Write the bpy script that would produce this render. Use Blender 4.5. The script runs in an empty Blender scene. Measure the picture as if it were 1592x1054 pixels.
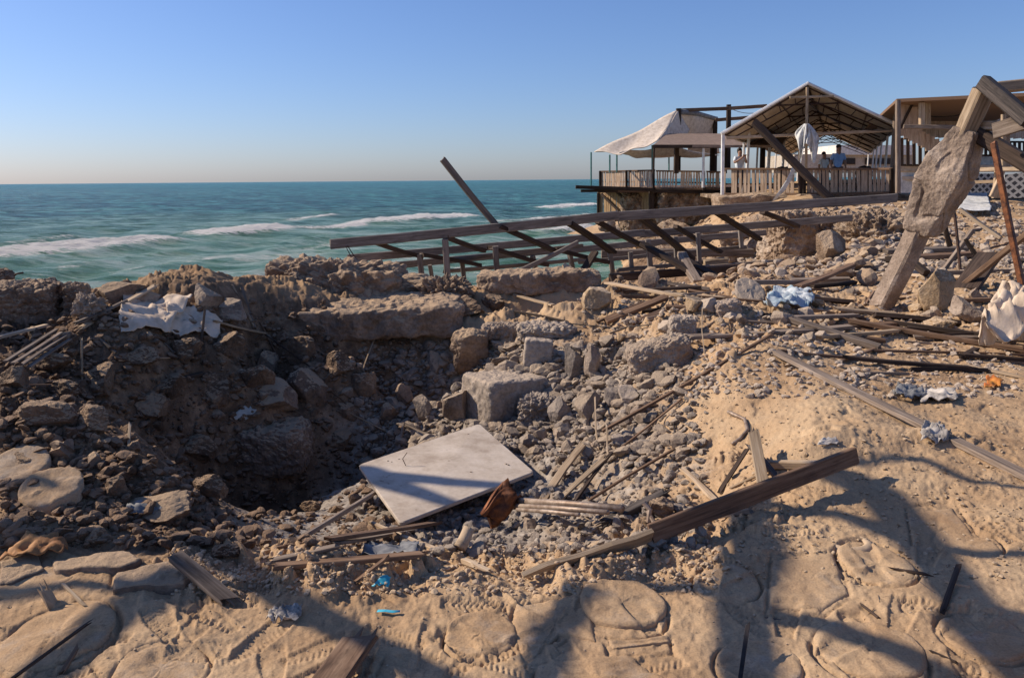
import bpy, bmesh, math, random
import numpy as np
from mathutils import Vector, Matrix

S = bpy.context.scene
R = math.radians
rnd = random.Random(7)

# ------------------------------------------------------------------ camera
F = 1250.0; CX, CY = 796.0, 527.0            # photograph is 1592 x 1054
EYE = Vector((0, 0, 1.6))
PITCH, ROLL = R(11.2), R(0.48)
fwd = Vector((0, math.cos(PITCH), -math.sin(PITCH)))
up0 = Vector((0, math.sin(PITCH), math.cos(PITCH)))
rt0 = Vector((1, 0, 0))
rt = rt0 * math.cos(ROLL) - up0 * math.sin(ROLL)
upv = up0 * math.cos(ROLL) + rt0 * math.sin(ROLL)
cd = bpy.data.cameras.new('camera'); cam = bpy.data.objects.new('camera', cd)
S.collection.objects.link(cam)
M3 = Matrix((rt, upv, -fwd)).transposed()
cam.matrix_world = Matrix.Translation(EYE) @ M3.to_4x4()
cd.sensor_width = 36; cd.lens = 36 * F / 1592.0
cd.clip_end = 20000; cd.clip_start = 0.05
S.camera = cam

# ------------------------------------------------------------------ light
SUN_AZ, SUN_EL = R(-75), R(35)               # azimuth from +Y, negative = left
SUN = Vector((math.sin(SUN_AZ) * math.cos(SUN_EL), math.cos(SUN_AZ) * math.cos(SUN_EL), math.sin(SUN_EL)))
w = bpy.data.worlds.new('World'); S.world = w; w.use_nodes = True
nt = w.node_tree; nt.nodes.clear()
sk = nt.nodes.new('ShaderNodeTexSky'); sk.sky_type = 'NISHITA'; sk.sun_disc = False
sk.sun_elevation = SUN_EL; sk.sun_rotation = SUN_AZ
sk.air_density = 1.0; sk.dust_density = 0.6; sk.ozone_density = 8.0; sk.altitude = 0
bgn = nt.nodes.new('ShaderNodeBackground'); bgn.inputs[1].default_value = 0.092
outw = nt.nodes.new('ShaderNodeOutputWorld')
tn = nt.nodes.new('ShaderNodeMix'); tn.data_type = 'RGBA'; tn.blend_type = 'MULTIPLY'; tn.inputs[0].default_value = 1; tn.inputs[7].default_value = (1.16, 1.08, 1.20, 1)
nt.links.new(sk.outputs[0], tn.inputs[6]); nt.links.new(tn.outputs[2], bgn.inputs[0]); nt.links.new(bgn.outputs[0], outw.inputs[0])
ld = bpy.data.lights.new('sun', 'SUN'); ld.energy = 5.0; ld.angle = R(0.5); ld.color = (1.0, 0.86, 0.70)
sun = bpy.data.objects.new('sun', ld); S.collection.objects.link(sun)
sun.rotation_euler = SUN.to_track_quat('Z', 'Y').to_euler()
S.view_settings.view_transform = 'Standard'; S.view_settings.look = 'None'
S.view_settings.exposure = 0.25; S.view_settings.gamma = 1

# ------------------------------------------------------------------ helpers
def pdir(px, py):
    return fwd * F + rt * (px - CX) - upv * (py - CY)
def at(px, py, Y):
    """the world point whose image is (px, py) at distance Y north of the camera"""
    d = pdir(px, py); return EYE + d * (Y / d.y)
def at_z(px, py, z):
    d = pdir(px, py); return EYE + d * ((z - 1.6) / d.z)

_rs = np.random.RandomState(3)
_perm = _rs.permutation(256); _perm = np.concatenate([_perm, _perm])
_g3 = _rs.normal(size=(256, 3)); _g3 /= np.linalg.norm(_g3, axis=1)[:, None]
def noise3(x, y, z):
    x = np.asarray(x, dtype=np.float64); y = np.asarray(y, dtype=np.float64) + np.zeros_like(x); z = np.asarray(z, dtype=np.float64) + np.zeros_like(x)
    xi = np.floor(x).astype(np.int64); yi = np.floor(y).astype(np.int64); zi = np.floor(z).astype(np.int64)
    xf = x - xi; yf = y - yi; zf = z - zi
    f = lambda t: t * t * t * (t * (t * 6 - 15) + 10)
    u, v, w_ = f(xf), f(yf), f(zf)
    def g(a, b, c):
        h = _perm[(_perm[(_perm[(xi + a) & 255] + yi + b) & 255] + zi + c) & 255]
        gr = _g3[h]
        return gr[..., 0] * (xf - a) + gr[..., 1] * (yf - b) + gr[..., 2] * (zf - c)
    l = lambda a, b, t: a + t * (b - a)
    return l(l(l(g(0,0,0), g(1,0,0), u), l(g(0,1,0), g(1,1,0), u), v),
             l(l(g(0,0,1), g(1,0,1), u), l(g(0,1,1), g(1,1,1), u), v), w_) * 1.6
def fbm(x, y, z, o=4, gain=0.5, billow=False):
    t = 0; a = 1.0; s = 1.0
    for i in range(o):
        n = noise3(x * s + 17 * i, y * s - 9 * i, z * s + 5 * i)
        t = t + a * (np.abs(n) * 2 - 0.5 if billow else n); a *= gain; s *= 2.03
    return t
def sm(a, b, x):
    t = np.clip((x - a) / (b - a), 0, 1); return t * t * (3 - 2 * t)

# ---- materials
MATS = {}
def newmat(name):
    m = bpy.data.materials.new(name); m.use_nodes = True; MATS[name] = m
    b = m.node_tree.nodes['Principled BSDF']; b.inputs['Roughness'].default_value = 0.9
    b.inputs['Specular IOR Level'].default_value = 0.25
    return m, m.node_tree, b
def N(t, kind, **k):
    n = t.nodes.new(kind)
    for a, v in k.items(): setattr(n, a, v)
    return n
def mapped(t, src, scale):
    mp = N(t, 'ShaderNodeMapping'); mp.inputs['Scale'].default_value = scale
    t.links.new(src, mp.inputs['Vector']); return mp.outputs[0]
def tnoise(t, vec, scale, detail=6, rough=0.6, dist=0.0):
    n = N(t, 'ShaderNodeTexNoise'); n.inputs['Scale'].default_value = scale; n.inputs['Detail'].default_value = detail
    n.inputs['Roughness'].default_value = rough; n.inputs['Distortion'].default_value = dist
    if vec is not None: t.links.new(vec, n.inputs['Vector'])
    return n.outputs[0]
def ramp(t, src, stops):
    r = N(t, 'ShaderNodeValToRGB'); e = r.color_ramp.elements
    while len(e) < len(stops): e.new(0.5)
    for i, (p, c) in enumerate(stops):
        e[i].position = p; e[i].color = (*c, 1) if len(c) == 3 else c
    t.links.new(src, r.inputs[0]); return r.outputs[0]
def mixc(t, fac, a, b, mode='MIX'):
    m = N(t, 'ShaderNodeMix', data_type='RGBA', blend_type=mode)
    if isinstance(fac, (int, float)): m.inputs[0].default_value = fac
    else: t.links.new(fac, m.inputs[0])
    for i, c in ((6, a), (7, b)):
        if isinstance(c, tuple): m.inputs[i].default_value = (*c, 1)
        else: t.links.new(c, m.inputs[i])
    return m.outputs[2]
def bump(t, b, src, strength, dist):
    n = N(t, 'ShaderNodeBump'); n.inputs['Strength'].default_value = strength; n.inputs['Distance'].default_value = dist
    t.links.new(src, n.inputs['Height']); t.links.new(n.outputs[0], b.inputs['Normal'])
def math_(t, op, a, b=None):
    m = N(t, 'ShaderNodeMath', operation=op)
    for i, c in enumerate((a, b)):
        if c is None: continue
        if isinstance(c, (int, float)): m.inputs[i].default_value = c
        else: t.links.new(c, m.inputs[i])
    return m.outputs[0]
def rgb(t, src): return src

def wood(name, cols, grain=1.0, rough=0.85):
    m, t, b = newmat(name)
    uv = N(t, 'ShaderNodeUVMap').outputs[0]
    oi = N(t, 'ShaderNodeObjectInfo')
    ad = N(t, 'ShaderNodeVectorMath', operation='ADD'); t.links.new(uv, ad.inputs[0]); t.links.new(oi.outputs['Random'], ad.inputs[1])
    g = tnoise(t, mapped(t, ad.outputs[0], (2.2, 60, 1)), grain, 6, 0.65, 0.6)
    g2 = tnoise(t, mapped(t, ad.outputs[0], (1.2, 9, 1)), 1.3, 5, 0.6, 0.8)
    s = math_(t, 'ADD', math_(t, 'MULTIPLY', g, 0.6), math_(t, 'MULTIPLY', g2, 0.4))
    c = ramp(t, s, [(0.33, cols[0]), (0.5, cols[1]), (0.68, cols[2])])
    dk = tnoise(t, mapped(t, ad.outputs[0], (3, 8, 1)), 1.1, 4, 0.7)
    c = mixc(t, ramp(t, dk, [(0.56, (0, 0, 0)), (0.72, (.75, .75, .75))]), c, cols[0])
    v = math_(t, 'ADD', math_(t, 'MULTIPLY', oi.outputs['Random'], 0.5), 0.75)
    c = mixc(t, 1.0, c, v, 'MULTIPLY')
    t.links.new(c, b.inputs['Base Color']); b.inputs['Roughness'].default_value = rough
    bump(t, b, s, 0.6, 0.006)
    return m
wood('wood_grey', [(.045, .032, .024), (.19, .145, .11), (.33, .27, .22)])
wood('wood_brown', [(.035, .02, .013), (.15, .09, .055), (.27, .18, .115)])
wood('wood_dark', [(.012, .008, .006), (.045, .03, .022), (.10, .068, .05)])
wood('wood_tan', [(.13, .085, .05), (.38, .28, .18), (.56, .45, .33)])
wood('wood_char', [(.008, .007, .007), (.06, .05, .045), (.16, .13, .11)])
wood('slat', [(.20, .13, .085), (.46, .34, .24), (.62, .50, .38)])
wood('reed', [(.12, .07, .035), (.38, .25, .13), (.55, .40, .24)])
wood('frame_wood', [(.06, .052, .046), (.18, .153, .132), (.30, .262, .23)])

def stone(name, cols, scale=3.0, bs=0.9, bd=0.02, spots=None):
    m, t, b = newmat(name)
    g = N(t, 'ShaderNodeNewGeometry'); p = g.outputs['Position']
    n = tnoise(t, p, scale, 8, 0.65)
    c = ramp(t, n, [(0.3, cols[0]), (0.5, cols[1]), (0.7, cols[2])])
    f = tnoise(t, p, scale * 14, 5, 0.7)
    c = mixc(t, 0.8, c, ramp(t, f, [(0.3, (.5, .5, .5)), (0.5, (.95, .95, .95)), (0.7, (1.25, 1.25, 1.25))]), 'MULTIPLY')
    oi = N(t, 'ShaderNodeObjectInfo')
    v = math_(t, 'ADD', math_(t, 'MULTIPLY', oi.outputs['Random'], 0.45), 0.78)
    c = mixc(t, 1.0, c, v, 'MULTIPLY')
    # dust that lies on upward faces
    sx = N(t, 'ShaderNodeSeparateXYZ'); t.links.new(g.outputs['Normal'], sx.inputs[0])
    if spots: c = mixc(t, ramp(t, math_(t, 'ADD', sx.outputs[2], math_(t, 'MULTIPLY', n, 0.8)), [(0.98, (0, 0, 0)), (1.22, (.85, .85, .85))]), c, spots)
    t.links.new(c, b.inputs['Base Color'])
    h = math_(t, 'ADD', tnoise(t, p, scale * 6, 8, 0.7), math_(t, 'MULTIPLY', f, 0.4))
    bump(t, b, h, bs, bd)
    return m
stone('rock', [(.13, .095, .07), (.28, .215, .165), (.42, .34, .265)], spots=(.36, .28, .20))
stone('rock_grey', [(.14, .115, .092), (.26, .215, .18), (.39, .335, .28)], spots=(.33, .27, .21))
stone('rock_yellow', [(.22, .14, .075), (.42, .30, .18), (.55, .43, .30)], spots=(.48, .36, .24))
stone('earth', [(.06, .037, .023), (.165, .108, .07), (.30, .205, .13)], 2.5, 1.0, .03, spots=(.36, .25, .155))
stone('soil', [(.065, .039, .024), (.16, .10, .063), (.29, .195, .12)], 3, 1.0, .02, spots=(.25, .165, .105))
stone('concrete', [(.20, .16, .13), (.34, .28, .225), (.46, .39, .32)], 2.2, 0.7, 0.02, spots=(.44, .35, .26))
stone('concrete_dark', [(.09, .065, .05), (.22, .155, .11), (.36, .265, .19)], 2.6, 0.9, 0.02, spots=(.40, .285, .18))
stone('cliff', [(.07, .045, .03), (.30, .21, .14), (.62, .52, .41)], 2.0, 1.0, 0.06, spots=(.42, .31, .21))
stone('paver', [(.30, .215, .14), (.43, .32, .21), (.53, .41, .285)], 5, 0.5, 0.006, spots=(.47, .35, .23))
stone('slab_pale', [(.44, .37, .30), (.56, .48, .40), (.62, .54, .46)], 4, 0.15, 0.003)
stone('plaster', [(.13, .095, .07), (.27, .205, .155), (.42, .34, .27)], 3.2, 1.0, 0.018)
stone('building', [(.42, .34, .26), (.55, .46, .36), (.62, .53, .43)], .6, 0.2, 0.02)

def cloth_mat(name, c1, c2, rough=0.75, trans=0.0):
    m, t, b = newmat(name)
    g = N(t, 'ShaderNodeNewGeometry')
    n = tnoise(t, g.outputs['Position'], 6, 6, 0.7)
    t.links.new(ramp(t, n, [(0.35, c1), (0.6, c2)]), b.inputs['Base Color'])
    b.inputs['Roughness'].default_value = rough
    bump(t, b, tnoise(t, g.outputs['Position'], 25, 5, 0.6), 0.35, 0.01)
    return m
cloth_mat('canvas_white', (.52, .48, .43), (.74, .70, .64))
cloth_mat('canvas_beige', (.42, .35, .28), (.62, .54, .45))
cloth_mat('canvas_tan', (.30, .26, .22), (.46, .41, .36))
cloth_mat('canvas_brown', (.16, .115, .085), (.26, .19, .145))
cloth_mat('cloth_cream', (.48, .37, .26), (.66, .53, .40))
cloth_mat('cloth_dust', (.16, .14, .12), (.55, .50, .44))
cloth_mat('cloth_white', (.40, .41, .40), (.68, .68, .65))
cloth_mat('cloth_blue', (.22, .34, .40), (.55, .58, .58), 0.5)
cloth_mat('cloth_grey', (.10, .105, .11), (.24, .24, .24))
cloth_mat('cloth_orange', (.22, .10, .04), (.42, .22, .09))
cloth_mat('tshirt_blue', (.20, .38, .72), (.36, .56, .85))
cloth_mat('tshirt_pale', (.55, .62, .66), (.72, .76, .78))
cloth_mat('skin', (.30, .17, .11), (.36, .21, .14), 0.5)
cloth_mat('hair', (.015, .01, .008), (.03, .02, .015), 0.6)
cloth_mat('trousers', (.03, .035, .05), (.06, .06, .08))
cloth_mat('teal_plastic', (.02, .25, .36), (.08, .42, .55), 0.35)
cloth_mat('pale_plastic', (.22, .22, .19), (.46, .47, .43), 0.4)
cloth_mat('orange_paper', (.45, .10, .04), (.60, .28, .05), 0.5)
cloth_mat('paint_green', (.05, .16, .15), (.09, .24, .22), 0.5)
cloth_mat('paint_white', (.62, .60, .56), (.80, .78, .74), 0.5)
def metal(name, c1, c2, metallic=0.4, rough=0.55):
    m, t, b = newmat(name)
    g = N(t, 'ShaderNodeNewGeometry')
    n = tnoise(t, g.outputs['Position'], 12, 8, 0.75)
    t.links.new(ramp(t, n, [(0.4, c1), (0.62, c2)]), b.inputs['Base Color'])
    b.inputs['Metallic'].default_value = metallic; b.inputs['Roughness'].default_value = rough
    bump(t, b, n, 0.4, 0.004); return m
metal('rust', (.06, .025, .015), (.24, .09, .035))
metal('rebar', (.03, .018, .013), (.09, .05, .035))
metal('pipe', (.20, .14, .10), (.42, .34, .27))
metal('dark_metal', (.02, .018, .017), (.06, .05, .045))

# ------------------------------------------------------------------ object helpers
COL = S.collection
def tag(o, label=None, cat=None, group=None, kind=None):
    if label: o['label'] = label
    if cat: o['category'] = cat
    if group: o['group'] = group
    if kind: o['kind'] = kind
    return o
def thing(name, label, cat, loc=(0, 0, 0), group=None):
    o = bpy.data.objects.new(name, None); COL.objects.link(o); o.location = loc; o.empty_display_size = 0.1
    return tag(o, label, cat, group)
class G:
    """geometry collector: verts, faces, uv per face loop (metres)"""
    def __init__(s): s.v = []; s.f = []; s.uv = []; s.sm = False
    def add(s, vs, fs, uvs=None):
        b = len(s.v); s.v += [tuple(p) for p in vs]
        for i, f in enumerate(fs):
            s.f.append(tuple(b + k for k in f))
            s.uv.append(uvs[i] if uvs else [(0, 0)] * len(f))
        return s
    def beam(s, p1, p2, wd, ht, roll=0.0, warp=0.0, seg=None, jag=0.0, seed=0, taper=1.0, up=None, n8=True):
        p1 = Vector(p1); p2 = Vector(p2); ax = p2 - p1; L = ax.length; ax = ax / L
        ref = Vector(up) if up else Vector((0, 0, 1))
        if abs(ax.dot(ref)) > 0.98: ref = Vector((0, 1, 0))
        sx = ax.cross(ref).normalized(); sz = sx.cross(ax).normalized()
        c_, s_ = math.cos(roll), math.sin(roll)
        sx, sz = sx * c_ + sz * s_, sz * c_ - sx * s_
        r = random.Random(seed * 31 + int(L * 1000))
        seg = seg or max(1, min(14, int(L / 0.25)))
        ch = min(wd, ht) * 0.12
        a, b = wd / 2, ht / 2
        ring = [(-a + ch, -b), (a - ch, -b), (a, -b + ch), (a, b - ch), (a - ch, b), (-a + ch, b), (-a, b - ch), (-a, -b + ch)] if n8 else [(-a, -b), (a, -b), (a, b), (-a, b)]
        n = len(ring)
        per = [0]
        for i in range(n):
            q0, q1 = ring[i], ring[(i + 1) % n]; per.append(per[-1] + math.hypot(q1[0] - q0[0], q1[1] - q0[1]))
        vs = []; ph = r.random() * 6
        for k in range(seg + 1):
            t = k / seg; tp = 1 + (taper - 1) * t
            off = sx * (math.sin(t * 3.1 + ph) - math.sin(ph) * (1 - t) - math.sin(3.1 + ph) * t) * warp + sz * (math.cos(t * 2.3 + ph) - math.cos(ph) * (1 - t) - math.cos(2.3 + ph) * t) * warp
            for i, (x, z) in enumerate(ring):
                j = 0
                if k in (0, seg) and jag: j = (r.random() - 0.5) * 2 * jag
                e = 1 + (r.random() - .5) * 0.05
                vs.append(p1 + ax * (L * t + j) + off + sx * x * tp * e + sz * z * tp * e)
        fs = []; uvs = []; u0 = r.random() * 10; v0 = r.random() * 10
        for k in range(seg):
            for i in range(n):
                i2 = (i + 1) % n
                fs.append((k * n + i, k * n + i2, (k + 1) * n + i2, (k + 1) * n + i))
                ua, ub = u0 + L * k / seg, u0 + L * (k + 1) / seg
                uvs.append([(ua, v0 + per[i]), (ua, v0 + per[i + 1]), (ub, v0 + per[i + 1]), (ub, v0 + per[i])])
        fs.append(tuple(reversed(range(n)))); uvs.append([(u0 + ring[i][0] * .2, v0 + ring[i][1]) for i in reversed(range(n))])
        fs.append(tuple(seg * n + i for i in range(n))); uvs.append([(u0 + ring[i][0] * .2, v0 + ring[i][1]) for i in range(n)])
        return s.add(vs, fs, uvs)
    def tube(s, pts, rad, n=8, r2=None):
        pts = [Vector(p) for p in pts]; vs = []; m = len(pts); L = 0
        prev = None
        for k, p in enumerate(pts):
            t = (pts[min(k + 1, m - 1)] - pts[max(k - 1, 0)]).normalized()
            ref = prev or (Vector((0, 0, 1)) if abs(t.z) < .95 else Vector((1, 0, 0)))
            a = t.cross(ref).normalized(); b = a.cross(t).normalized(); prev = b
            rr = rad + ((r2 if r2 is not None else rad) - rad) * k / max(1, m - 1)
            for i in range(n):
                an = 2 * math.pi * i / n; vs.append(p + a * math.cos(an) * rr + b * math.sin(an) * rr)
        fs = []; uvs = []
        for k in range(m - 1):
            l2 = L + (pts[k + 1] - pts[k]).length
            for i in range(n):
                i2 = (i + 1) % n
                fs.append((k * n + i, (k + 1) * n + i, (k + 1) * n + i2, k * n + i2))
                uvs.append([(L, i * rad), (l2, i * rad), (l2, (i + 1) * rad), (L, (i + 1) * rad)])
            L = l2
        fs.append(tuple(range(n))); uvs.append([(0, 0)] * n)
        fs.append(tuple((m - 1) * n + i for i in reversed(range(n)))); uvs.append([(0, 0)] * n)
        return s.add(vs, fs, uvs)
def mesh_obj(name, vs, fs, mat, parent=None, loc=None, uvs=None, smooth=False, **tags):
    me = bpy.data.meshes.new(name)
    org = Vector(parent.location) if parent is not None and parent.parent is None else None
    if parent is not None and parent.parent is not None: org = Vector(parent.parent.location) + Vector(parent.location)
    if parent is None: org = Vector(loc) if loc is not None else Vector((0, 0, 0))
    if isinstance(vs, np.ndarray): vv = vs - np.array(org)
    else: vv = [(p[0] - org.x, p[1] - org.y, p[2] - org.z) for p in vs]
    me.from_pydata(vv.tolist() if isinstance(vv, np.ndarray) else vv, [], fs)
    if uvs:
        ul = me.uv_layers.new(name='UVMap'); flat = [c for f in uvs for p in f for c in p]
        ul.data.foreach_set('uv', flat)
    if smooth: me.polygons.foreach_set('use_smooth', [True] * len(me.polygons))
    me.materials.append(MATS[mat]); me.update()
    o = bpy.data.objects.new(name, me); COL.objects.link(o)
    if parent is not None: o.parent = parent
    else: o.location = org
    return tag(o, **tags)
def build(g, name, mat, parent=None, smooth=False, loc=None, **tags):
    if parent is None and loc is None:
        v = np.array(g.v); c = v.mean(0); loc = (c[0], c[1], v[:, 2].min())
    return mesh_obj(name, g.v, g.f, mat, parent, loc, g.uv, smooth, **tags)

# ------------------------------------------------------------------ terrain
PIV = 0.8
# (px, py, ('z'|'Y', value), roughness, grey, brown)
CT = []
def c(px, py, k, v, ro=0.2, gr=0.0, br=0.0): CT.append((px, py, k, v, ro, gr, br))
for x in (-250, 100, 450, 800, 1150, 1500, 1850):
    c(x, 1180, 'z', 0, .15); c(x, 1054, 'z', 0.0, .18)
for x, z in ((-200, .03), (0, .02), (200, .04), (400, .0), (600, 0), (800, .0), (1000, .0), (1200, .0), (1400, .02), (1592, .02), (1800, .03)):
    c(x, 960, 'z', z, .16, 0, .1 if x < 250 else 0)
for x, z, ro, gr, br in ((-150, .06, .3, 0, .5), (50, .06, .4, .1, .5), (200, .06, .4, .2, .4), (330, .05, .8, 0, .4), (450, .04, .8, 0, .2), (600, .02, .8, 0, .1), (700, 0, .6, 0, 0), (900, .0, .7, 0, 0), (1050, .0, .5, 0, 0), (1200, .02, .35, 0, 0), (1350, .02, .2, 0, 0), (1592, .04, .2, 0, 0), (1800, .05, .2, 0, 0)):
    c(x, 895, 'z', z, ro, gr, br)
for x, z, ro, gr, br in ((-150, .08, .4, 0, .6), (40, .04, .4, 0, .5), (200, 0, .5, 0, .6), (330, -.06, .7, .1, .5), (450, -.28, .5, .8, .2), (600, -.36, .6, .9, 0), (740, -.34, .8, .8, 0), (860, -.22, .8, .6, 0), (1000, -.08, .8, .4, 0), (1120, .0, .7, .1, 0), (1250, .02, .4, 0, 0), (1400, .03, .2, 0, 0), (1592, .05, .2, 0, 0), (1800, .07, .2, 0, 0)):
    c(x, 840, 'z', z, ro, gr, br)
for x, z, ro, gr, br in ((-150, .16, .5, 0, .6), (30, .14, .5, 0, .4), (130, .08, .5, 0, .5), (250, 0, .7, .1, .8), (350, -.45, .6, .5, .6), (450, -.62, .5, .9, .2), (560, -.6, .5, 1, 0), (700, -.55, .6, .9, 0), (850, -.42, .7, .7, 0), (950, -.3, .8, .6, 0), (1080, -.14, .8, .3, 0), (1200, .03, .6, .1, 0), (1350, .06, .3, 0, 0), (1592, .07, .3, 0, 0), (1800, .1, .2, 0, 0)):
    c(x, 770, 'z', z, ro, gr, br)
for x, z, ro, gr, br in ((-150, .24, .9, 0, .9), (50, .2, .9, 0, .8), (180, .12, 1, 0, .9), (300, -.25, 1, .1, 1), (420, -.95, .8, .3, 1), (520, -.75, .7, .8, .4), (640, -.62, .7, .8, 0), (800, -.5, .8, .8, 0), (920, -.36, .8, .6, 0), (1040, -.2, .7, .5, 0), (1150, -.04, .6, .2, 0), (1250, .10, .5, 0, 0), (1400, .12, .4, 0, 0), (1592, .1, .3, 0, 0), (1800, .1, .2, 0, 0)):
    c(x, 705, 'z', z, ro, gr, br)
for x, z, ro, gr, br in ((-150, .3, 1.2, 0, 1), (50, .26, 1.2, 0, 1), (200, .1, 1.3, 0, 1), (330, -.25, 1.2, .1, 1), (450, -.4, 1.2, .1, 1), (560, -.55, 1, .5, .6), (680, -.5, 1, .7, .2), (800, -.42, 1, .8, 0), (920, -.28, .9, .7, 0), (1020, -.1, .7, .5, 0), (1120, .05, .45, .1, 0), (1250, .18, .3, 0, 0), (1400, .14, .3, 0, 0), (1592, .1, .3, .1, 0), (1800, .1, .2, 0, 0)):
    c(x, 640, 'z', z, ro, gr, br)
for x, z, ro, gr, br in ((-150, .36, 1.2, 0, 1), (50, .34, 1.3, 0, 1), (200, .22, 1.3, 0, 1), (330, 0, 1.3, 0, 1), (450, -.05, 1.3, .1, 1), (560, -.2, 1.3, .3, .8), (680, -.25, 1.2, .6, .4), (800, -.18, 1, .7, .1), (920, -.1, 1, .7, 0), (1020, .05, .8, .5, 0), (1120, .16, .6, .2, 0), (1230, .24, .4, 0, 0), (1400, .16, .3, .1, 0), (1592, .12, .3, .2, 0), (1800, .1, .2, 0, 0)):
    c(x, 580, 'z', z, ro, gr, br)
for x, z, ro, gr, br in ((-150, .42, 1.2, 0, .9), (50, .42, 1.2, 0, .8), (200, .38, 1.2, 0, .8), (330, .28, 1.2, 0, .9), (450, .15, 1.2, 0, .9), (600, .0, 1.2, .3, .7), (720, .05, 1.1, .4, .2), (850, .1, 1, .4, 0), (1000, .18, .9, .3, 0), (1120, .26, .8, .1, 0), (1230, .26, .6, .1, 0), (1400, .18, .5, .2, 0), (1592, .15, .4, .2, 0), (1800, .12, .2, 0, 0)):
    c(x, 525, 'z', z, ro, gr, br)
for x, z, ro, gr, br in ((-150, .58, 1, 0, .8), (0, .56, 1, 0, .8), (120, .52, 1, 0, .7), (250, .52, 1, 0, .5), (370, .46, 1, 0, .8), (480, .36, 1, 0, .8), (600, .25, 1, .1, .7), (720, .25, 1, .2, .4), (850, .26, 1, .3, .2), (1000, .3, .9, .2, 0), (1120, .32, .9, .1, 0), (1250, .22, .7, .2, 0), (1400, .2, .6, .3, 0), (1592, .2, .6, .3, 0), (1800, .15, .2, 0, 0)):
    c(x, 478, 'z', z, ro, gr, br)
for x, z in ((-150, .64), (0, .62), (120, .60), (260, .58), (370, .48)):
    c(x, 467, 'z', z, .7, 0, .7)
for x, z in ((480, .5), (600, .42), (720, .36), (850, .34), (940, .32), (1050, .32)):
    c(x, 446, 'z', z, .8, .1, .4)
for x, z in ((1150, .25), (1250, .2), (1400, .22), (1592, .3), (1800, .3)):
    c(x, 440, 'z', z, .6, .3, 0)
# behind the rim: down to the shore
def cw(px, Y, z, ro=.5, gr=0., br=0.):
    CT.append((px, Y, 'W', z, ro, gr, br))
for px in (-400, -150, 50, 250, 420, 580, 740, 880):
    cw(px, 12.8, -2.0, .6, 0, .6); cw(px, 16, -4.2, .3, 0, .5); cw(px, 30, -5, .3); cw(px, 60, -5, .3)
for px in (960, 1060): cw(px, 14, -.5, .6, 0, .5); cw(px, 17, -1.7, 1, .2, .8); cw(px, 24, -2.4 if px < 1000 else -1.7, 1.2, .2, .9)
cw(950, 34, -2.6, 1, 0, .8); cw(930, 42, -4); cw(930, 60, -5); cw(1050, 34, -1.2, 1, 0, .9); cw(1050, 45, 0.4); cw(1050, 65, .5)
for px, z in ((1150, -.55), (1230, -.2)): cw(px, 16, z, 1, .3, .5); cw(px, 20, z - .1, 1, .2, .7)
cw(1150, 13, .1, .7, .2); cw(1150, 24, .1, .7); cw(1150, 30, .9)
cw(1230, 21.5, .72, .3); cw(1230, 26, .85, .25)
for px in (1330, 1400, 1500, 1592, 1800):
    cw(px, 13, .28, .8, .5, .2); cw(px, 16, .42 if px > 1350 else .3, .6, .1); cw(px, 20, .62, .4); cw(px, 26, .82, .3)
for px in (1150, 1300, 1450, 1600, 1900): cw(px, 34, .9, .1); cw(px, 70, .9, .1)
pts = []
for px, py, k, v, ro, gr, br in CT:
    if k == 'z': p = at_z(px, py, v)
    elif k == 'Y': p = at(px, py, v)
    else: p = Vector(((px - 796) / F * py, py, v))
    pts.append((p.x / (p.y + PIV), math.log(p.y + PIV), p.z, ro, gr, br))
pts = np.array(pts)
def kern(a, b):
    d = np.sqrt(((a[:, None, 0] - b[None, :, 0]) * 1.25) ** 2 + (a[:, None, 1] - b[None, :, 1]) ** 2 + 0.0016)
    return d
K = kern(pts, pts); n_ = len(pts)
A = np.zeros((n_ + 3, n_ + 3)); A[:n_, :n_] = K - np.eye(n_) * 0.008
A[:n_, n_] = 1; A[:n_, n_ + 1:] = pts[:, :2]; A[n_, :n_] = 1; A[n_ + 1:, :n_] = pts[:, :2].T
B = np.zeros((n_ + 3, 4)); B[:n_] = pts[:, 2:]
W = np.linalg.solve(A, B)
NU, NV = 1500, 1250
U0, U1 = -0.95, 0.95; Q0, Q1 = math.log(2.0), math.log(72.0)
uu = np.linspace(U0, U1, NU); qq = np.linspace(Q0, Q1, NV)
# the smooth fields on a coarse grid, then bilinear
cu = np.linspace(U0, U1, 191); cq = np.linspace(Q0, Q1, 181)
CU, CQ = np.meshgrid(cu, cq); P = np.stack([CU.ravel(), CQ.ravel()], 1)
Fc = np.concatenate([kern(P, pts) @ W[:n_], ], 1) + W[n_] + P @ W[n_ + 1:]
Fc = Fc.reshape(181, 191, 4)
def cub(t):  # catmull-rom weights
    return np.stack([-.5*t+t*t-.5*t**3, 1-2.5*t*t+1.5*t**3, .5*t+2*t*t-1.5*t**3, -.5*t*t+.5*t**3], -1)
def fields(u, q):
    a = np.clip((u - U0) / (U1 - U0) * 190, 1, 188.999); b = np.clip((q - Q0) / (Q1 - Q0) * 180, 1, 178.999)
    i = a.astype(int); j = b.astype(int); wa = cub(a - i); wb = cub(b - j); r = 0
    for m in range(4):
        for n in range(4): r = r + Fc[j - 1 + m, i - 1 + n] * (wa[..., n] * wb[..., m])[..., None]
    return r
UU, QQ = np.meshgrid(uu, qq)
FF = fields(UU.ravel(), QQ.ravel()).reshape(NV, NU, 4)
YY = np.exp(QQ) - PIV; XX = UU * (YY + PIV)
Z = FF[..., 0].copy(); RO = np.clip(FF[..., 1], 0.08, 1.4); GR = np.clip(FF[..., 2], 0, 1); BR = np.clip(FF[..., 3], 0, 1)
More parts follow.
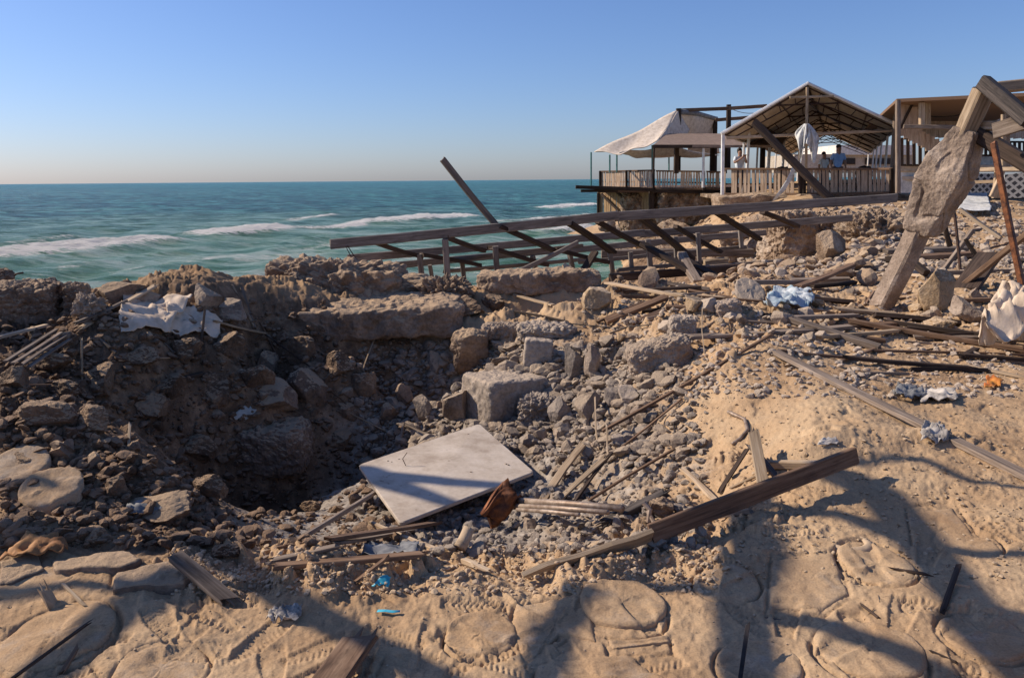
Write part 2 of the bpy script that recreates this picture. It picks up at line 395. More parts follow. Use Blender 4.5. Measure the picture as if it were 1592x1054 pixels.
# carved hollows: (px, py, z guess, radius x, radius y, depth)
def dip(px, py, zg, rx, ry, dp, ang=0):
    global Z
    p = at_z(px, py, zg); dx = XX - p.x; dy = YY - p.y; ca, sa = math.cos(ang), math.sin(ang)
    Z = Z - dp * np.exp(-(((dx * ca + dy * sa) / rx) ** 2 + ((-dx * sa + dy * ca) / ry) ** 2))
dip(435, 755, -.85, .62, .34, 1.35, .5)
dip(620, 520, .1, .85, .30, .62)
dip(310, 660, -.1, .7, .35, .35); dip(340, 730, -.5, .5, .25, .35)
dip(470, 610, -.2, .8, .3, .15)
dip(860, 466, .3, .9, .22, .3)
dip(250, 650, 0, .6, .5, .25)
def mound(px, py, zg, rx, ry, hh, ang=0): dip(px, py, zg, rx, ry, -hh, ang)
mound(90, 700, .2, .45, .25, .16); mound(60, 820, .1, .3, .12, .08, .4); mound(230, 770, .0, .3, .2, .10)
mound(470, 640, -.3, .35, .22, .28); mound(250, 520, .4, .7, .3, .14); mound(100, 600, .3, .5, .2, .18)
mound(380, 560, .1, .3, .2, .2); mound(1180, 560, .22, .6, .25, .10, .5); mound(1270, 700, .1, .35, .16, .10, .3); mound(1460, 690, .1, .3, .12, .07)
mound(1130, 500, .3, .5, .3, .12); mound(790, 540, .1, .4, .25, .12); mound(560, 560, -.1, .35, .25, .18)
# lumps, clods and grain
n1 = fbm(XX * 1.7, YY * 1.7, 0.3, 3)
n2 = fbm(XX * 5.5, YY * 5.5, 1.7, 3, .55, True)
n3 = fbm(XX * 16, YY * 16, 4.1, 3, .6, True)
n4 = fbm(XX * 55, YY * 55, 7.7, 2, .6)
wx = XX + .15 * n1; wy = YY + .15 * n2
n5 = fbm(wx * 6, wy * 6, 9.9, 2, .5)
patch = sm(-.25, .35, fbm(XX * 1.1, YY * 1.1, 12.2, 2))
n6 = fbm(wx * 3.1, wy * 3.1, 21.3, 3, .55)
gyy = np.gradient(Z, axis=0) / np.maximum(np.gradient(YY, axis=0), 1e-6); gxx = np.gradient(Z, axis=1) / np.maximum(np.gradient(XX, axis=1), 1e-6)
flat_ = 1 / (1 + 1.6 * (gxx ** 2 + gyy ** 2))
terr = sm(.35, .75, RO) * flat_ * (1 - .75 * GR)
Z += RO * (.065 * n1 + n6 * .050 * (.35 + .65 * flat_) + flat_ * (.012 * n2 + .006 * n3 * (.2 + patch) + .003 * n4)) + (.5 * sm(.0, .45, n5) + .8 * sm(.1, .5, n6)) * .04 * terr
# erosion terraces on the rough soil
Z += .0035 * noise3(XX * 30, YY * 30, 2.2) + .0012 * n4
DISCS = [
 ((968, 946, 126), 'raised round sandy paver in the lower middle, the highest of the pavers', dict(lift=.026, tilt=(.02, .0))),
 ((748, 986, 106), 'round paver with footprints left of the raised one', dict(lift=.012)),
 ((1362, 878, 104), 'round paver beside the ring-shaped hole on the right', dict(lift=.012, tilt=(0, .05), squash=1.25)),
 ((1352, 1012, 150), 'large round paver at the lower right crossed by a shadow', dict(lift=.014)),
 ((82, 771, 86), 'smooth tilted round paver standing proud at the left edge', dict(lift=.06, grey=.42, tilt=(.10, -.10))),
 ((28, 738, 90), 'thin shaded disc lying behind the smooth tilted paver', dict(lift=.04, grey=.45, tilt=(.08, -.08))),
 ((88, 992, 160), 'large shaded round paver at the lower left corner', dict(lift=.014, tilt=(0, -.04))),
 ((60, 890, 130), 'half buried paver under the orange sheet', dict(lift=.008)),
 ((1180, 1030, 120), 'shaded round paver at the foot of the long vertical shadow', dict(lift=.008)),
 ((1530, 985, 120), 'round paver half in shadow near the lower right corner', dict(lift=.008)),
 ((1130, 905, 96), 'round paver in the shadow right of the raised one', dict(lift=.006)),
 ((1505, 850, 90), 'faint round paver near the right edge', dict(lift=.006)),
 ((250, 1040, 130), 'round sandy paver at the bottom edge right of the shaded one', dict(lift=.006)),
]
POLYS = [
 ([(800, 935), (905, 912), (918, 945), (926, 998), (868, 990), (828, 1026), (792, 985)], 'angular sandy paving slab between the two round pavers', dict(lift=.010)),
 ([(180, 900), (292, 880), (298, 900), (288, 916), (176, 925)], 'thick dark paving slab tilted at the left, right of the small grit heap', dict(th=.06, lift=.03, mat='concrete_dark')),
 ([(80, 880), (196, 866), (222, 876), (190, 890), (86, 896)], 'flat dark paving slab behind the thick tilted one', dict(th=.05, lift=.03, mat='concrete_dark')),
 ([(945, 995), (1040, 987), (1044, 1003), (950, 1010)], 'small rectangular paver piece under the raised round paver', dict(lift=.008)),
 ([(0, 875), (60, 868), (70, 890), (20, 912), (0, 915)], 'dark broken slab at the left edge', dict(mat='concrete_dark', lift=.02)),
 ([(600, 1012), (700, 1030), (690, 1080), (560, 1080)], 'buried paving slab at the bottom edge left of centre', dict(lift=.006)),
 ([(1200, 870), (1295, 862), (1320, 925), (1280, 950), (1195, 945)], 'square sandy slab with shoe prints right of the long vertical shadow', dict(lift=.008)),
 ([(835, 1034), (975, 1018), (1050, 1062), (990, 1090), (815, 1085)], 'sandy slab at the bottom edge below the raised paver', dict(lift=.010)),
 ([(1410, 800), (1480, 790), (1520, 840), (1460, 860), (1420, 850)], 'sandy square slab above the crossing shadows at the right', dict(lift=.006)),
]
for (px, py, w_), _, kw_ in DISCS:
    p = at_z(px, py, 0.02 if px > 200 or py > 800 else .15); r = w_ / F * p.y / 2 * (math.hypot(p.y, 1.6) / p.y)
    d = np.hypot((XX - p.x) / r, (YY - p.y) / (r * kw_.get('squash', 1)))
    Z = Z - .017 * np.exp(-((d - 1.05) / .055) ** 2) * (.5 + .9 * (noise3(XX * 6, YY * 6, 5.) > -.15)) - .006 * (1 - sm(.9, 1.02, d))
for pxs, _, kw_ in POLYS:
    q = [at_z(a, b_, .02) for a, b_ in pxs]; cxp = sum(p.x for p in q) / len(q); cyp = sum(p.y for p in q) / len(q); d = np.full_like(XX, -9.)
    for i in range(len(q)):
        a, b_ = q[i], q[(i + 1) % len(q)]; nx_, ny_ = b_.y - a.y, a.x - b_.x; l_ = math.hypot(nx_, ny_); nx_ /= l_; ny_ /= l_
        if (cxp - a.x) * nx_ + (cyp - a.y) * ny_ > 0: nx_, ny_ = -nx_, -ny_
        d = np.maximum(d, (XX - a.x) * nx_ + (YY - a.y) * ny_)
    Z = Z - .010 * np.exp(-((d - .006) / .008) ** 2) * (.5 + .9 * (noise3(XX * 6, YY * 6, 5.) > -.15)) - .005 * (1 - sm(-.01, .004, d))
# footprints in the loose sand
fp = random.Random(11)
FPS = []
def foot(X_, Y_, fp_):
    x, y, ang, dep = fp_; dx = X_ - x; dy = Y_ - y; ca, sa = math.cos(ang), math.sin(ang)
    a = dx * ca + dy * sa; b = -dx * sa + dy * ca
    wd = .042 + .010 * np.sin(a / .14 * 2.2 + .6)
    e = np.maximum(np.abs(a) / .135, np.abs(b) / wd)
    ins = 1 - sm(.86, 1.0, e); rim = np.exp(-((e - 1.12) / .2) ** 2)
    tread = np.sin((a + .6 * np.abs(b)) * 2 * math.pi / .022) * .0028
    return dep * (ins * (-.009 + tread) + rim * .0028 * (np.abs(b) < .1))
def footprint(px, py, ang, dep=1.0):
    p = at_z(px, py, 0.02); f_ = (p.x, p.y, ang, dep); FPS.append(f_)
    j0 = max(0, int((math.log(p.y - .3 + PIV) - Q0) / (Q1 - Q0) * NV)); j1 = int((math.log(p.y + .3 + PIV) - Q0) / (Q1 - Q0) * NV) + 1
    Z[j0:j1] += foot(XX[j0:j1], YY[j0:j1], f_)
for i in range(80):
    px = fp.uniform(20, 1590); py = fp.uniform(885, 1060)
    if px > 1100 and fp.random() < .5: py = fp.uniform(560, 900)
    footprint(px, py, fp.uniform(0, 3.14), fp.uniform(.6, 1.3))
dl = lambda: None
def gz(x, y):
    """ground height under world x, y (arrays or scalars)"""
    x = np.asarray(x, float); y = np.maximum(np.asarray(y, float), 1.25)
    a = np.clip((x / (y + PIV) - U0) / (U1 - U0) * (NU - 1), 0, NU - 1.001); b = np.clip((np.log(y + PIV) - Q0) / (Q1 - Q0) * (NV - 1), 0, NV - 1.001)
    i = a.astype(int); j = b.astype(int); fa = a - i; fb = b - j
    return (Z[j, i] * (1 - fa) + Z[j, i + 1] * fa) * (1 - fb) + (Z[j + 1, i] * (1 - fa) + Z[j + 1, i + 1] * fa) * fb
_ts = np.exp(np.linspace(math.log(1.6), math.log(60), 1400))
def hit(px, py, lift=0.0):
    d = pdir(px, py); d = d / d.y
    x = d.x * _ts; z = 1.6 + d.z * _ts; g = gz(x, _ts) + lift
    k = np.argmax(z < g)
    if not (z < g).any(): k = len(_ts) - 1
    y = float(_ts[k]); y0 = float(_ts[max(0, k - 1)])
    for _ in range(12):
        ym = (y + y0) / 2
        if 1.6 + d.z * ym < float(gz(d.x * ym, ym)) + lift: y = ym
        else: y0 = ym
    return Vector((d.x * y, y, 1.6 + d.z * y))

def grid_faces(nu, nv):
    i = np.arange(nu - 1); j = np.arange(nv - 1); I, J = np.meshgrid(i, j)
    a = J * nu + I
    return np.stack([a, a + 1, a + nu + 1, a + nu], -1).reshape(-1, 4)
def big_mesh(name, V, Fq, mat, attrs=None, smooth=True, **tags):
    me = bpy.data.meshes.new(name); k = Fq.shape[1]
    me.vertices.add(len(V)); me.vertices.foreach_set('co', V.astype(np.float32).ravel())
    me.loops.add(Fq.size); me.loops.foreach_set('vertex_index', Fq.astype(np.int32).ravel())
    me.polygons.add(len(Fq)); me.polygons.foreach_set('loop_start', np.arange(0, Fq.size, k, dtype=np.int32))
    me.polygons.foreach_set('use_smooth', np.full(len(Fq), smooth))
    me.update(calc_edges=True)
    for an, av in (attrs or {}).items():
        at_ = me.attributes.new(an, 'FLOAT', 'POINT'); at_.data.foreach_set('value', av.astype(np.float32).ravel())
    me.materials.append(MATS[mat]); me.validate()
    o = bpy.data.objects.new(name, me); COL.objects.link(o); return tag(o, **tags)

# ground material
m, t, b = newmat('ground')
g = N(t, 'ShaderNodeNewGeometry'); P_ = g.outputs['Position']
ag = N(t, 'ShaderNodeAttribute', attribute_name='grey').outputs['Fac']; ab = N(t, 'ShaderNodeAttribute', attribute_name='brown').outputs['Fac']
n1_ = tnoise(t, P_, 1.6, 8, 0.65); n2_ = tnoise(t, P_, 22, 6, 0.7); n3_ = tnoise(t, P_, 130, 3, 0.6); n4_ = tnoise(t, P_, 6, 6, 0.7, 0.3)
sand = ramp(t, n1_, [(0.3, (.30, .19, .105)), (0.5, (.41, .28, .165)), (0.7, (.49, .36, .225))])
grey = ramp(t, n4_, [(0.3, (.13, .11, .095)), (0.5, (.27, .23, .19)), (0.7, (.44, .39, .33))])
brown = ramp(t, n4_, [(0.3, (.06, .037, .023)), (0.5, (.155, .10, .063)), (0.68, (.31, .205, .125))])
def fac(a, nz):
    return ramp(t, math_(t, 'ADD', math_(t, 'MULTIPLY', a, 1.0), math_(t, 'MULTIPLY', math_(t, 'SUBTRACT', nz, 0.5), 0.9)), [(0.3, (0, 0, 0)), (0.72, (1, 1, 1))])
cc = mixc(t, fac(ag, n4_), sand, grey)
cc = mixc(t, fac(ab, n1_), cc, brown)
# damp darker crumbs & pale dust
cc = mixc(t, ramp(t, n2_, [(0.58, (0, 0, 0)), (0.70, (.55, .55, .55))]), cc, (.13, .09, .062))
cc = mixc(t, 0.55, cc, ramp(t, n3_, [(0.3, (.62, .62, .62)), (0.5, (1, 1, 1)), (0.7, (1.25, 1.22, 1.18))]), 'MULTIPLY')
t.links.new(cc, b.inputs['Base Color']); b.inputs['Roughness'].default_value = 1.0; b.inputs['Specular IOR Level'].default_value = 0.1
hh = math_(t, 'ADD', math_(t, 'MULTIPLY', n3_, 0.25), n2_)
bump(t, b, hh, 0.55, 0.012)
V = np.stack([XX, YY, Z], -1).reshape(-1, 3)
big_mesh('ground', V, grid_faces(NU, NV), 'ground', {'grey': GR, 'brown': BR}, kind='structure')
# the land going on behind and beside the camera
g = G(); g.add([(-60, -60, -.35), (80, -60, -.35), (80, 1.6, -.35), (-60, 1.6, -.35), ], [(0, 1, 2, 3)])
build(g, 'ground', 'ground', loc=(0, 0, 0), kind='structure')
g = G(); g.add([(66, 1.6, .6), (900, 1.6, .6), (900, 900, .6), (420, 900, .6), (33, 71, .6), (66, 71, .6)], [(0, 1, 2, 5), (5, 2, 3, 4)])
build(g, 'ground', 'ground', loc=(0, 0, 0), kind='structure')

# ------------------------------------------------------------------ sea
SEA = -3.0
m, t, b = newmat('water')
g = N(t, 'ShaderNodeNewGeometry'); P_ = g.outputs['Position']
fo = N(t, 'ShaderNodeAttribute', attribute_name='foam').outputs['Fac']; sh = N(t, 'ShaderNodeAttribute', attribute_name='shallow').outputs['Fac']
mp = N(t, 'ShaderNodeMapping'); mp.inputs['Rotation'].default_value = (0, 0, R(-66)); mp.inputs['Scale'].default_value = (.35, 1.5, 1)
t.links.new(P_, mp.inputs['Vector'])
na = tnoise(t, mp.outputs[0], .25, 9, 0.68)
na2 = tnoise(t, mp.outputs[0], 1.3, 6, 0.7)
na = math_(t, 'ADD', math_(t, 'MULTIPLY', na, .62), math_(t, 'MULTIPLY', na2, .38))
deep = ramp(t, na, [(0.42, (.004, .034, .040)), (0.50, (.016, .115, .115)), (0.58, (.10, .33, .29))])  # deep and shal ramps paint bright sky-reflecting and dark wave facets into the colour
shal = ramp(t, na, [(0.42, (.07, .20, .11)), (0.50, (.19, .36, .25)), (0.58, (.50, .62, .52))])
cw_ = mixc(t, sh, deep, shal)
fn = tnoise(t, mapped(t, mp.outputs[0], (1, 1, 1)), 1.9, 9, 0.85)
ff = ramp(t, math_(t, 'ADD', math_(t, 'MINIMUM', fo, 1.0), math_(t, 'MULTIPLY', math_(t, 'SUBTRACT', fn, 0.5), 3.6)), [(0.50, (0, 0, 0)), (0.74, (1, 1, 1))])
cw_ = mixc(t, ff, cw_, (.88, .86, .82))
t.links.new(cw_, b.inputs['Base Color'])
t.links.new(math_(t, 'ADD', math_(t, 'MULTIPLY', ff, 0.5), 0.28), b.inputs['Roughness'])
b.inputs['IOR'].default_value = 1.33; b.inputs['Specular IOR Level'].default_value = 0.14
nb = tnoise(t, mapped(t, mp.outputs[0], (1, 1, 1)), 2.2, 9, 0.72)
bump(t, b, nb, 1.0, 0.9)
nu, nv = 720, 1150
u_ = np.linspace(-1.5, 1.3, nu); y_ = np.exp(np.linspace(math.log(13), math.log(9000), nv))
SU, SY = np.meshgrid(u_, y_); SX = SU * SY
dy = SY * math.log(9000 / 13) / nv * 1.5
cdx, cdy = .41, .91                                     # along the crests
al = SX * cdx + SY * cdy; ac = SX * cdy - SY * cdx      # along, across
SZ = np.full_like(SX, SEA)
for wl, am, st in ((14, .28, 3), (6, .24, 2.4), (2.6, .14, 2), (1.1, .06, 1.6), (.5, .02, 1.4)):
    fade = 1 - sm(wl * .28, wl * .8, dy)
    n = noise3(ac / wl + 3 * np.sin(al / (wl * 9)), al / (wl * st), wl)
    SZ += am * fade * (1 - 2 * np.abs(n)) if wl < 8 else am * fade * n
foam = np.zeros_like(SX); shallow = sm(150, 38, SY + 28 * noise3(SX / 40, SY / 40, 1.1)) * .95
def breaker(pa, pb, hgt, wdt, fm=1.0):
    global SZ, foam
    wdt *= 1.35; fm *= 1.1
    a = at_z(*pa, SEA); b2 = at_z(*pb, SEA); d = (b2 - a); L = math.hypot(d.x, d.y); dx, dy_ = d.x / L, d.y / L
    tt = (SX - a.x) * dx + (SY - a.y) * dy_; nn = (SX - a.x) * dy_ - (SY - a.y) * dx
    nn = nn + 1.5 * noise3(tt / 9, 0.5, hgt * 9) + .5 * noise3(tt / 2, .3, .2)
    env = sm(-1, 3, tt) * (1 - sm(L - 3, L + 1, tt)) * (.85 + .4 * noise3(tt / 6, 1, 2))
    prof = np.where(nn > 0, np.exp(-(nn / (wdt * .8)) ** 2), np.exp(-(nn / (wdt * 1.8)) ** 2))
    SZ += hgt * .75 * env * prof * (1 + .35 * noise3(tt / 1.1, nn / .6, 4.))
    foam = np.maximum(foam, 1.15 * fm * env * np.where(nn > 0, np.exp(-(nn / (wdt * .8)) ** 2), np.exp(-(nn / (wdt * 1.3)) ** 2)))
breaker((-80, 424), (262, 379), .75, 1.9, 1.1)
breaker((310, 377), (450, 361), .8, 1.7, 1.25)
breaker((440, 364), (590, 350), .5, 1.3, .9)
breaker((580, 353), (730, 339), .8, 2.0, 1.25)
breaker((430, 345), (540, 337), .3, 1.0, .7)
breaker((835, 326), (935, 320), .6, 1.9, 1.1)
breaker((740, 352), (935, 338), .4, 1.2, .6)
breaker((780, 366), (935, 356), .4, 1.2, .8)
breaker((-20, 392), (120, 374), .4, 1.0, .5)
breaker((120, 430), (420, 398), .3, 1.1, .5)
breaker((420, 398), (700, 368), .3, 1.0, .5)
wc = noise3(ac / 3.5, al / 9, 8.8) + .4 * noise3(SX / 60, SY / 60, 3.3)
foam = np.maximum(foam, sm(.86, 1.1, wc) * .55 * (SY > 60) * (SY < 1500))
foam = np.maximum(foam, sm(-.1, .6, noise3(ac / 2.2, al / 6, 5.5) + .3 * noise3(SX, SY, 1)) * .50 * sm(85, 40, SY))
foam = np.maximum(foam, .62 * sm(34, 22, SY + 4 * noise3(SX / 3, SY / 3, 4)))
big_mesh('sea', np.stack([SX, SY, SZ], -1).reshape(-1, 3), grid_faces(nu, nv), 'water', {'foam': foam, 'shallow': shallow}, kind='structure')

# ------------------------------------------------------------------ rock makers
_ico = {}
def ico(n):
    if n not in _ico:
        bm = bmesh.new(); bmesh.ops.create_icosphere(bm, subdivisions=n, radius=1)
        _ico[n] = (np.array([v.co[:] for v in bm.verts]), [tuple(v.index for v in f.verts) for f in bm.faces]); bm.free()
    return _ico[n]
def rot(ax, ay, az):
    return np.array((Matrix.Rotation(az, 3, 'Z') @ Matrix.Rotation(ay, 3, 'Y') @ Matrix.Rotation(ax, 3, 'X')))
def rock_v(n, size, seed, cuts=14, rough=.045, ang=(0, 0, 0)):
    v, f = ico(n); v = v.copy(); r = np.random.RandomState(seed)
    for _ in range(cuts):
        nn = r.normal(size=3); nn /= np.linalg.norm(nn); d = r.uniform(.42, .80)
        k = v @ nn - d; v -= np.outer(np.maximum(k, 0), nn) * .96
    o = r.uniform(0, 50, 3)
    q = v * 1.3 + o
    v += v * (rough * fbm(q[:, 0], q[:, 1], q[:, 2], 4, .6))[:, None] * 1.6
    q = v * 5 + o; v += v * (rough * .35 * fbm(q[:, 0], q[:, 1], q[:, 2], 2, .5))[:, None]
    v = v / np.abs(v).max(0) * (np.array(size) / 2)
    return v @ rot(*ang).T, f
_box = {}
def boxgrid(n):
    if n not in _box:
        bm = bmesh.new(); bmesh.ops.create_cube(bm, size=2); bmesh.ops.subdivide_edges(bm, edges=bm.edges[:], cuts=n, use_grid_fill=True)
        _box[n] = (np.array([v.co[:] for v in bm.verts]), [tuple(v.index for v in f.verts) for f in bm.faces]); bm.free()
    return _box[n]
def chunk_v(n, size, seed, k=9, rough=.05, ang=(0, 0, 0), M=None):
    v, f = boxgrid(n); v = v.copy(); s = np.array(size) / 2
    v = v / (np.sum(np.abs(v) ** k, 1) ** (1 / k))[:, None]
    r = np.random.RandomState(seed); o = r.uniform(0, 50, 3); v = v * s
    nr = v / s; nr /= np.linalg.norm(nr, axis=1)[:, None]
    a = rough
    q = v * 2.2 / max(s.max() * .5, .1) + o; d = a * 1.4 * fbm(q[:, 0], q[:, 1], q[:, 2], 3, .5)
    q = v * 5 / max(s.max() * .5, .1) + o; d += a * .45 * fbm(q[:, 0], q[:, 1], q[:, 2], 3, .45)
    v += nr * d[:, None]
    if M is None: M = rot(*ang)
    return v @ np.array(M).T, f
def put(v, p, f, name, mat, parent=None, **tags):
    return mesh_obj(name, v + np.array(p), f, mat, parent, None if parent is not None else (p[0], p[1], p[2]), **tags)
def rock_at(px, py, wpx, hpx, name, mat, label, cat='rock', deep=.9, n=5, seed=None, kind='rock', rough=.04, k=9, az=0, tilt=0, roll=0, Y=None, sink=.2, group=None, cuts=14):
    """rock whose picture box is centred on px,py; stands on the ground at its lower edge"""
    base = hit(px, py + hpx * .42) if (Y is None or Y < 30) else at(px, py + hpx * .5, Y)
    D = base.y; wd = wpx / F * D * 1.02; ht = hpx / F * D; dp = wd * deep
    seed = seed if seed is not None else int(px * 7 + py * 3)
    if kind == 'rock': v, f = rock_v(n, (wd, dp, ht * (1 + sink)), seed, cuts, rough, (roll, tilt, az))
    else: v, f = chunk_v({3: 8, 4: 16, 5: 34, 6: 70}[n], (wd, dp, ht * (1 + sink)), seed, k, rough * wd, (roll, tilt, az))
    p = Vector((base.x * (D + dp * .3) / D, D + dp * .3, base.z + ht * (.5 - sink * .5)))
    return put(v, p, f, name, mat, label=label, cat=cat, group=group)

# ------------------------------------------------------------------ big pieces of masonry and boulders
def two_level():
    # broken concrete slab over the hollow, sand-covered: the largest mass of the rim
    a = hit(560, 522)
    root = thing('concrete_slab', 'huge broken concrete slab caked with sand, jutting over a dark hollow at the rim', 'slab', a)
    Y0 = hit(600, 528).y - .1
    v, f = chunk_v(90, (265 / F * Y0, .9, 50 / F * Y0), 21, 9, .032, (R(4), R(-1.5), R(4)))
    put(v, at(592, 490, Y0 + .3), f, 'slab_lower', 'concrete_dark', root)
    v, f = rock_v(6, (120 / F * Y0, .9, 130 / F * Y0), 22, 9, .07, (0, R(8), .3))
    put(v, at(445, 462, Y0 + .5), f, 'slab_end', 'concrete_dark', root)
    v, f = chunk_v(70, (200 / F * (Y0 + 1), .9, 66 / F * (Y0 + 1)), 23, 6, .06, (0, R(4), -.05))
    put(v, at(530, 440, Y0 + 1.0), f, 'slab_upper', 'concrete_dark', root)
    v, f = rock_v(5, (90 / F * (Y0 + .6), .5, 46 / F * (Y0 + .6)), 24, 7, .09)
    put(v, at(650, 446, Y0 + .9), f, 'slab_lump', 'concrete_dark', root)
two_level()
def big(px, py, w_, h_, Y, dims_d, label, mat='concrete', seed=1, k=7, rough=.05, ang=(0, 0, 0), name='concrete_block', n=50, cat='block'):
    if Y < 12: Y = hit(px, py + h_ * .45).y + dims_d * .3
    p = at(px, py, Y)
    v, f = chunk_v(n, (w_ / F * Y, dims_d, h_ / F * Y), seed, k, rough, ang)
    return put(v, p, f, name, mat, label=label, cat=cat)
big(838, 438, 190, 36, 10.4, .5, 'long rounded concrete kerb lying on the rim below the collapsed roof frame', 'concrete_dark', 31, 6, .028, (0, R(-1), .05), 'kerb_block', 60, 'kerb')
big(690, 455, 80, 40, 10.2, .5, 'lumpy brown boulder on the rim between the two long concrete pieces', 'concrete_dark', 32, 3, .06, name='boulder', n=40, cat='boulder')
big(640, 432, 60, 30, 10.6, .5, 'brown earth clod crowning the rim left of the frame posts', 'concrete_dark', 132, 3, .06, name='boulder', n=40, cat='boulder')
rock_at(882, 430, 34, 34, 'rubble_rock', 'rock_yellow', 'rounded tan stone sitting on the long kerb on the rim', 'rock')
rock_at(930, 470, 52, 40, 'rubble_rock', 'rock_yellow', 'yellow sandstone lump below the right end of the rim kerb', 'rock', seed=5)
# left rim
big(40, 470, 95, 60, 8.3, .6, 'dark concrete block with rebar at the left end of the rim', 'concrete_dark', 33, 7, .025, (0, 0, .3))
big(3, 438, 22, 36, 8.6, .2, 'narrow dark masonry stub at the far left edge of the rim', 'concrete_dark', 34, 6, .02)
big(120, 464, 34, 46, 8.6, .25, 'upright square masonry stub on the left rim', 'concrete_dark', 35, 8, .02, (0, R(3), .4))
big(138, 478, 36, 34, 8.2, .25, 'small grey wedge of concrete leaning on the upright stub', 'rock', 36, 4, .03, (0, R(20), .4))
rock_at(185, 462, 78, 40, 'boulder', 'concrete_dark', 'dark pointed boulder on the left rim behind the sticks', 'boulder', Y=8.9, seed=11)
rock_at(232, 470, 56, 34, 'boulder', 'concrete_dark', 'low dark boulder right of the pointed one on the rim', 'boulder', Y=8.9, seed=12)
rock_at(325, 464, 46, 40, 'boulder', 'rock', 'brown pointed stone lit from the left behind the pale cloth', 'boulder', Y=8.8, seed=13)
rock_at(352, 486, 64, 34, 'boulder', 'rock', 'flat brown stone behind the right end of the pale cloth', 'boulder', Y=8.5, seed=14)
rock_at(290, 500, 40, 20, 'rubble_rock', 'concrete_dark', 'stone half buried under the pale cloth', 'rock', seed=114)
# crater rocks the photo shows one by one
RK = [
 (785, 620, 116, 60, 'c', 'concrete', 'large angular concrete block with a bright left face just above the pale tabletop', dict(k=11, deep=.8, az=.6, tilt=.06, rough=.012, n=5, sink=.3)),
 (712, 635, 50, 58, 'r', 'rock', 'tall wedge rock leaning against the left side of the large block', {}),
 (836, 552, 44, 44, 'c', 'concrete', 'flat-faced square tan stone at the top of the rubble', dict(k=10, rough=.015, deep=.6, n=5, tilt=.1)),
 (888, 566, 44, 58, 'r', 'rock_grey', 'upright grey stone right of the square tan stone', dict(cuts=12)),
 (922, 568, 30, 54, 'r', 'rock', 'narrow upright stone beside the grey one', {}),
 (680, 568, 36, 46, 'r', 'rock', 'half-lit oval stone left of the rubble pile', {}),
 (1025, 556, 100, 46, 'c', 'rock', 'long tilted boulder covered with grit right of the rubble pile', dict(k=5, tilt=-.25, rough=.03, deep=.6)),
 (740, 548, 80, 70, 'r', 'concrete_dark', 'big crumbling clod of cemented gravel at the top left of the rubble', dict(rough=.09)),
 (868, 636, 44, 44, 'r', 'rock_grey', 'pointed grey rock right of the large block', {}),
 (835, 640, 56, 40, 'c', 'rock_grey', 'knobbly grey rock touching the lower right of the large block', dict(k=4, rough=.08)),
 (915, 632, 46, 50, 'r', 'rock', 'brown wedge rock with a bright top in the middle of the rubble', {}),
 (952, 618, 34, 44, 'r', 'rock_grey', 'dark upright rock between two paler ones in the rubble', {}),
 (978, 616, 34, 30, 'r', 'concrete', 'rounded pale stone at the right end of the rubble', {}),
 (775, 590, 40, 30, 'r', 'rock_grey', 'small grey stone above the large block', {}),
 (660, 640, 36, 44, 'r', 'rock', 'rock in half shade left of the tall wedge rock', {}),
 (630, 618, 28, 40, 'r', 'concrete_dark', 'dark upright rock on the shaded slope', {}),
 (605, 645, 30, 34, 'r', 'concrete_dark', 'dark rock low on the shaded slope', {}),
 (850, 518, 90, 22, 'c', 'concrete', 'flat pale slab fragment at the crest above the rubble', dict(k=5, deep=.7)),
 (780, 516, 60, 20, 'c', 'rock', 'flat brown fragment left of the crest slab', dict(k=5, deep=.7)),
 (880, 672, 30, 26, 'r', 'rock_grey', 'small grey stone below the wedge rocks', {}),
 (838, 676, 26, 22, 'r', 'rock', 'small stone beside the right corner of the pale tabletop', {}),
 (1100, 478, 36, 26, 'r', 'concrete', 'pale flat stone on the right-hand crest', {}),
 (1060, 512, 40, 34, 'c', 'concrete', 'pale cube-like stone on the right-hand crest', dict(k=6, rough=.05)),
 (1130, 480, 40, 20, 'c', 'plaster', 'thin tilted pale fragment near the round disc', dict(k=7, tilt=-.2)),
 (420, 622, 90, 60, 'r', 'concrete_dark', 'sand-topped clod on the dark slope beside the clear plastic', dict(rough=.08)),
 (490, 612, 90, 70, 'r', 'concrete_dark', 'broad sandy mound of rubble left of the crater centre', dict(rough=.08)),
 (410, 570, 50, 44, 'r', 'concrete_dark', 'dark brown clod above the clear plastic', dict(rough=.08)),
 (430, 700, 110, 70, 'c', 'concrete_dark', 'pale crusted boulder hanging over the dark hole', dict(k=5, rough=.03)),
 (100, 705, 60, 36, 'r', 'concrete_dark', 'round dark stone at the left above the tilted round paver', {}),
 (145, 718, 30, 26, 'r', 'concrete_dark', 'small dark stone right of the round dark stone', {}),
 (255, 795, 110, 44, 'r', 'concrete_dark', 'broken masonry corner with a ragged top left of the hollow', dict(rough=.08, az=.4)),
 (795, 858, 26, 26, 'r', 'rock_grey', 'round grey pebble right of the cup', {}),
 (825, 815, 24, 20, 'r', 'rock', 'small stone under the thin pipes', {}),
]
for px, py, w_, h_, kd, mt, lb, kw in RK:
    kw = dict(kw); rock_at(px, py, w_, h_, 'rubble_rock', mt, lb, 'rock', kind='chunk' if kd == 'c' else 'rock', **kw)
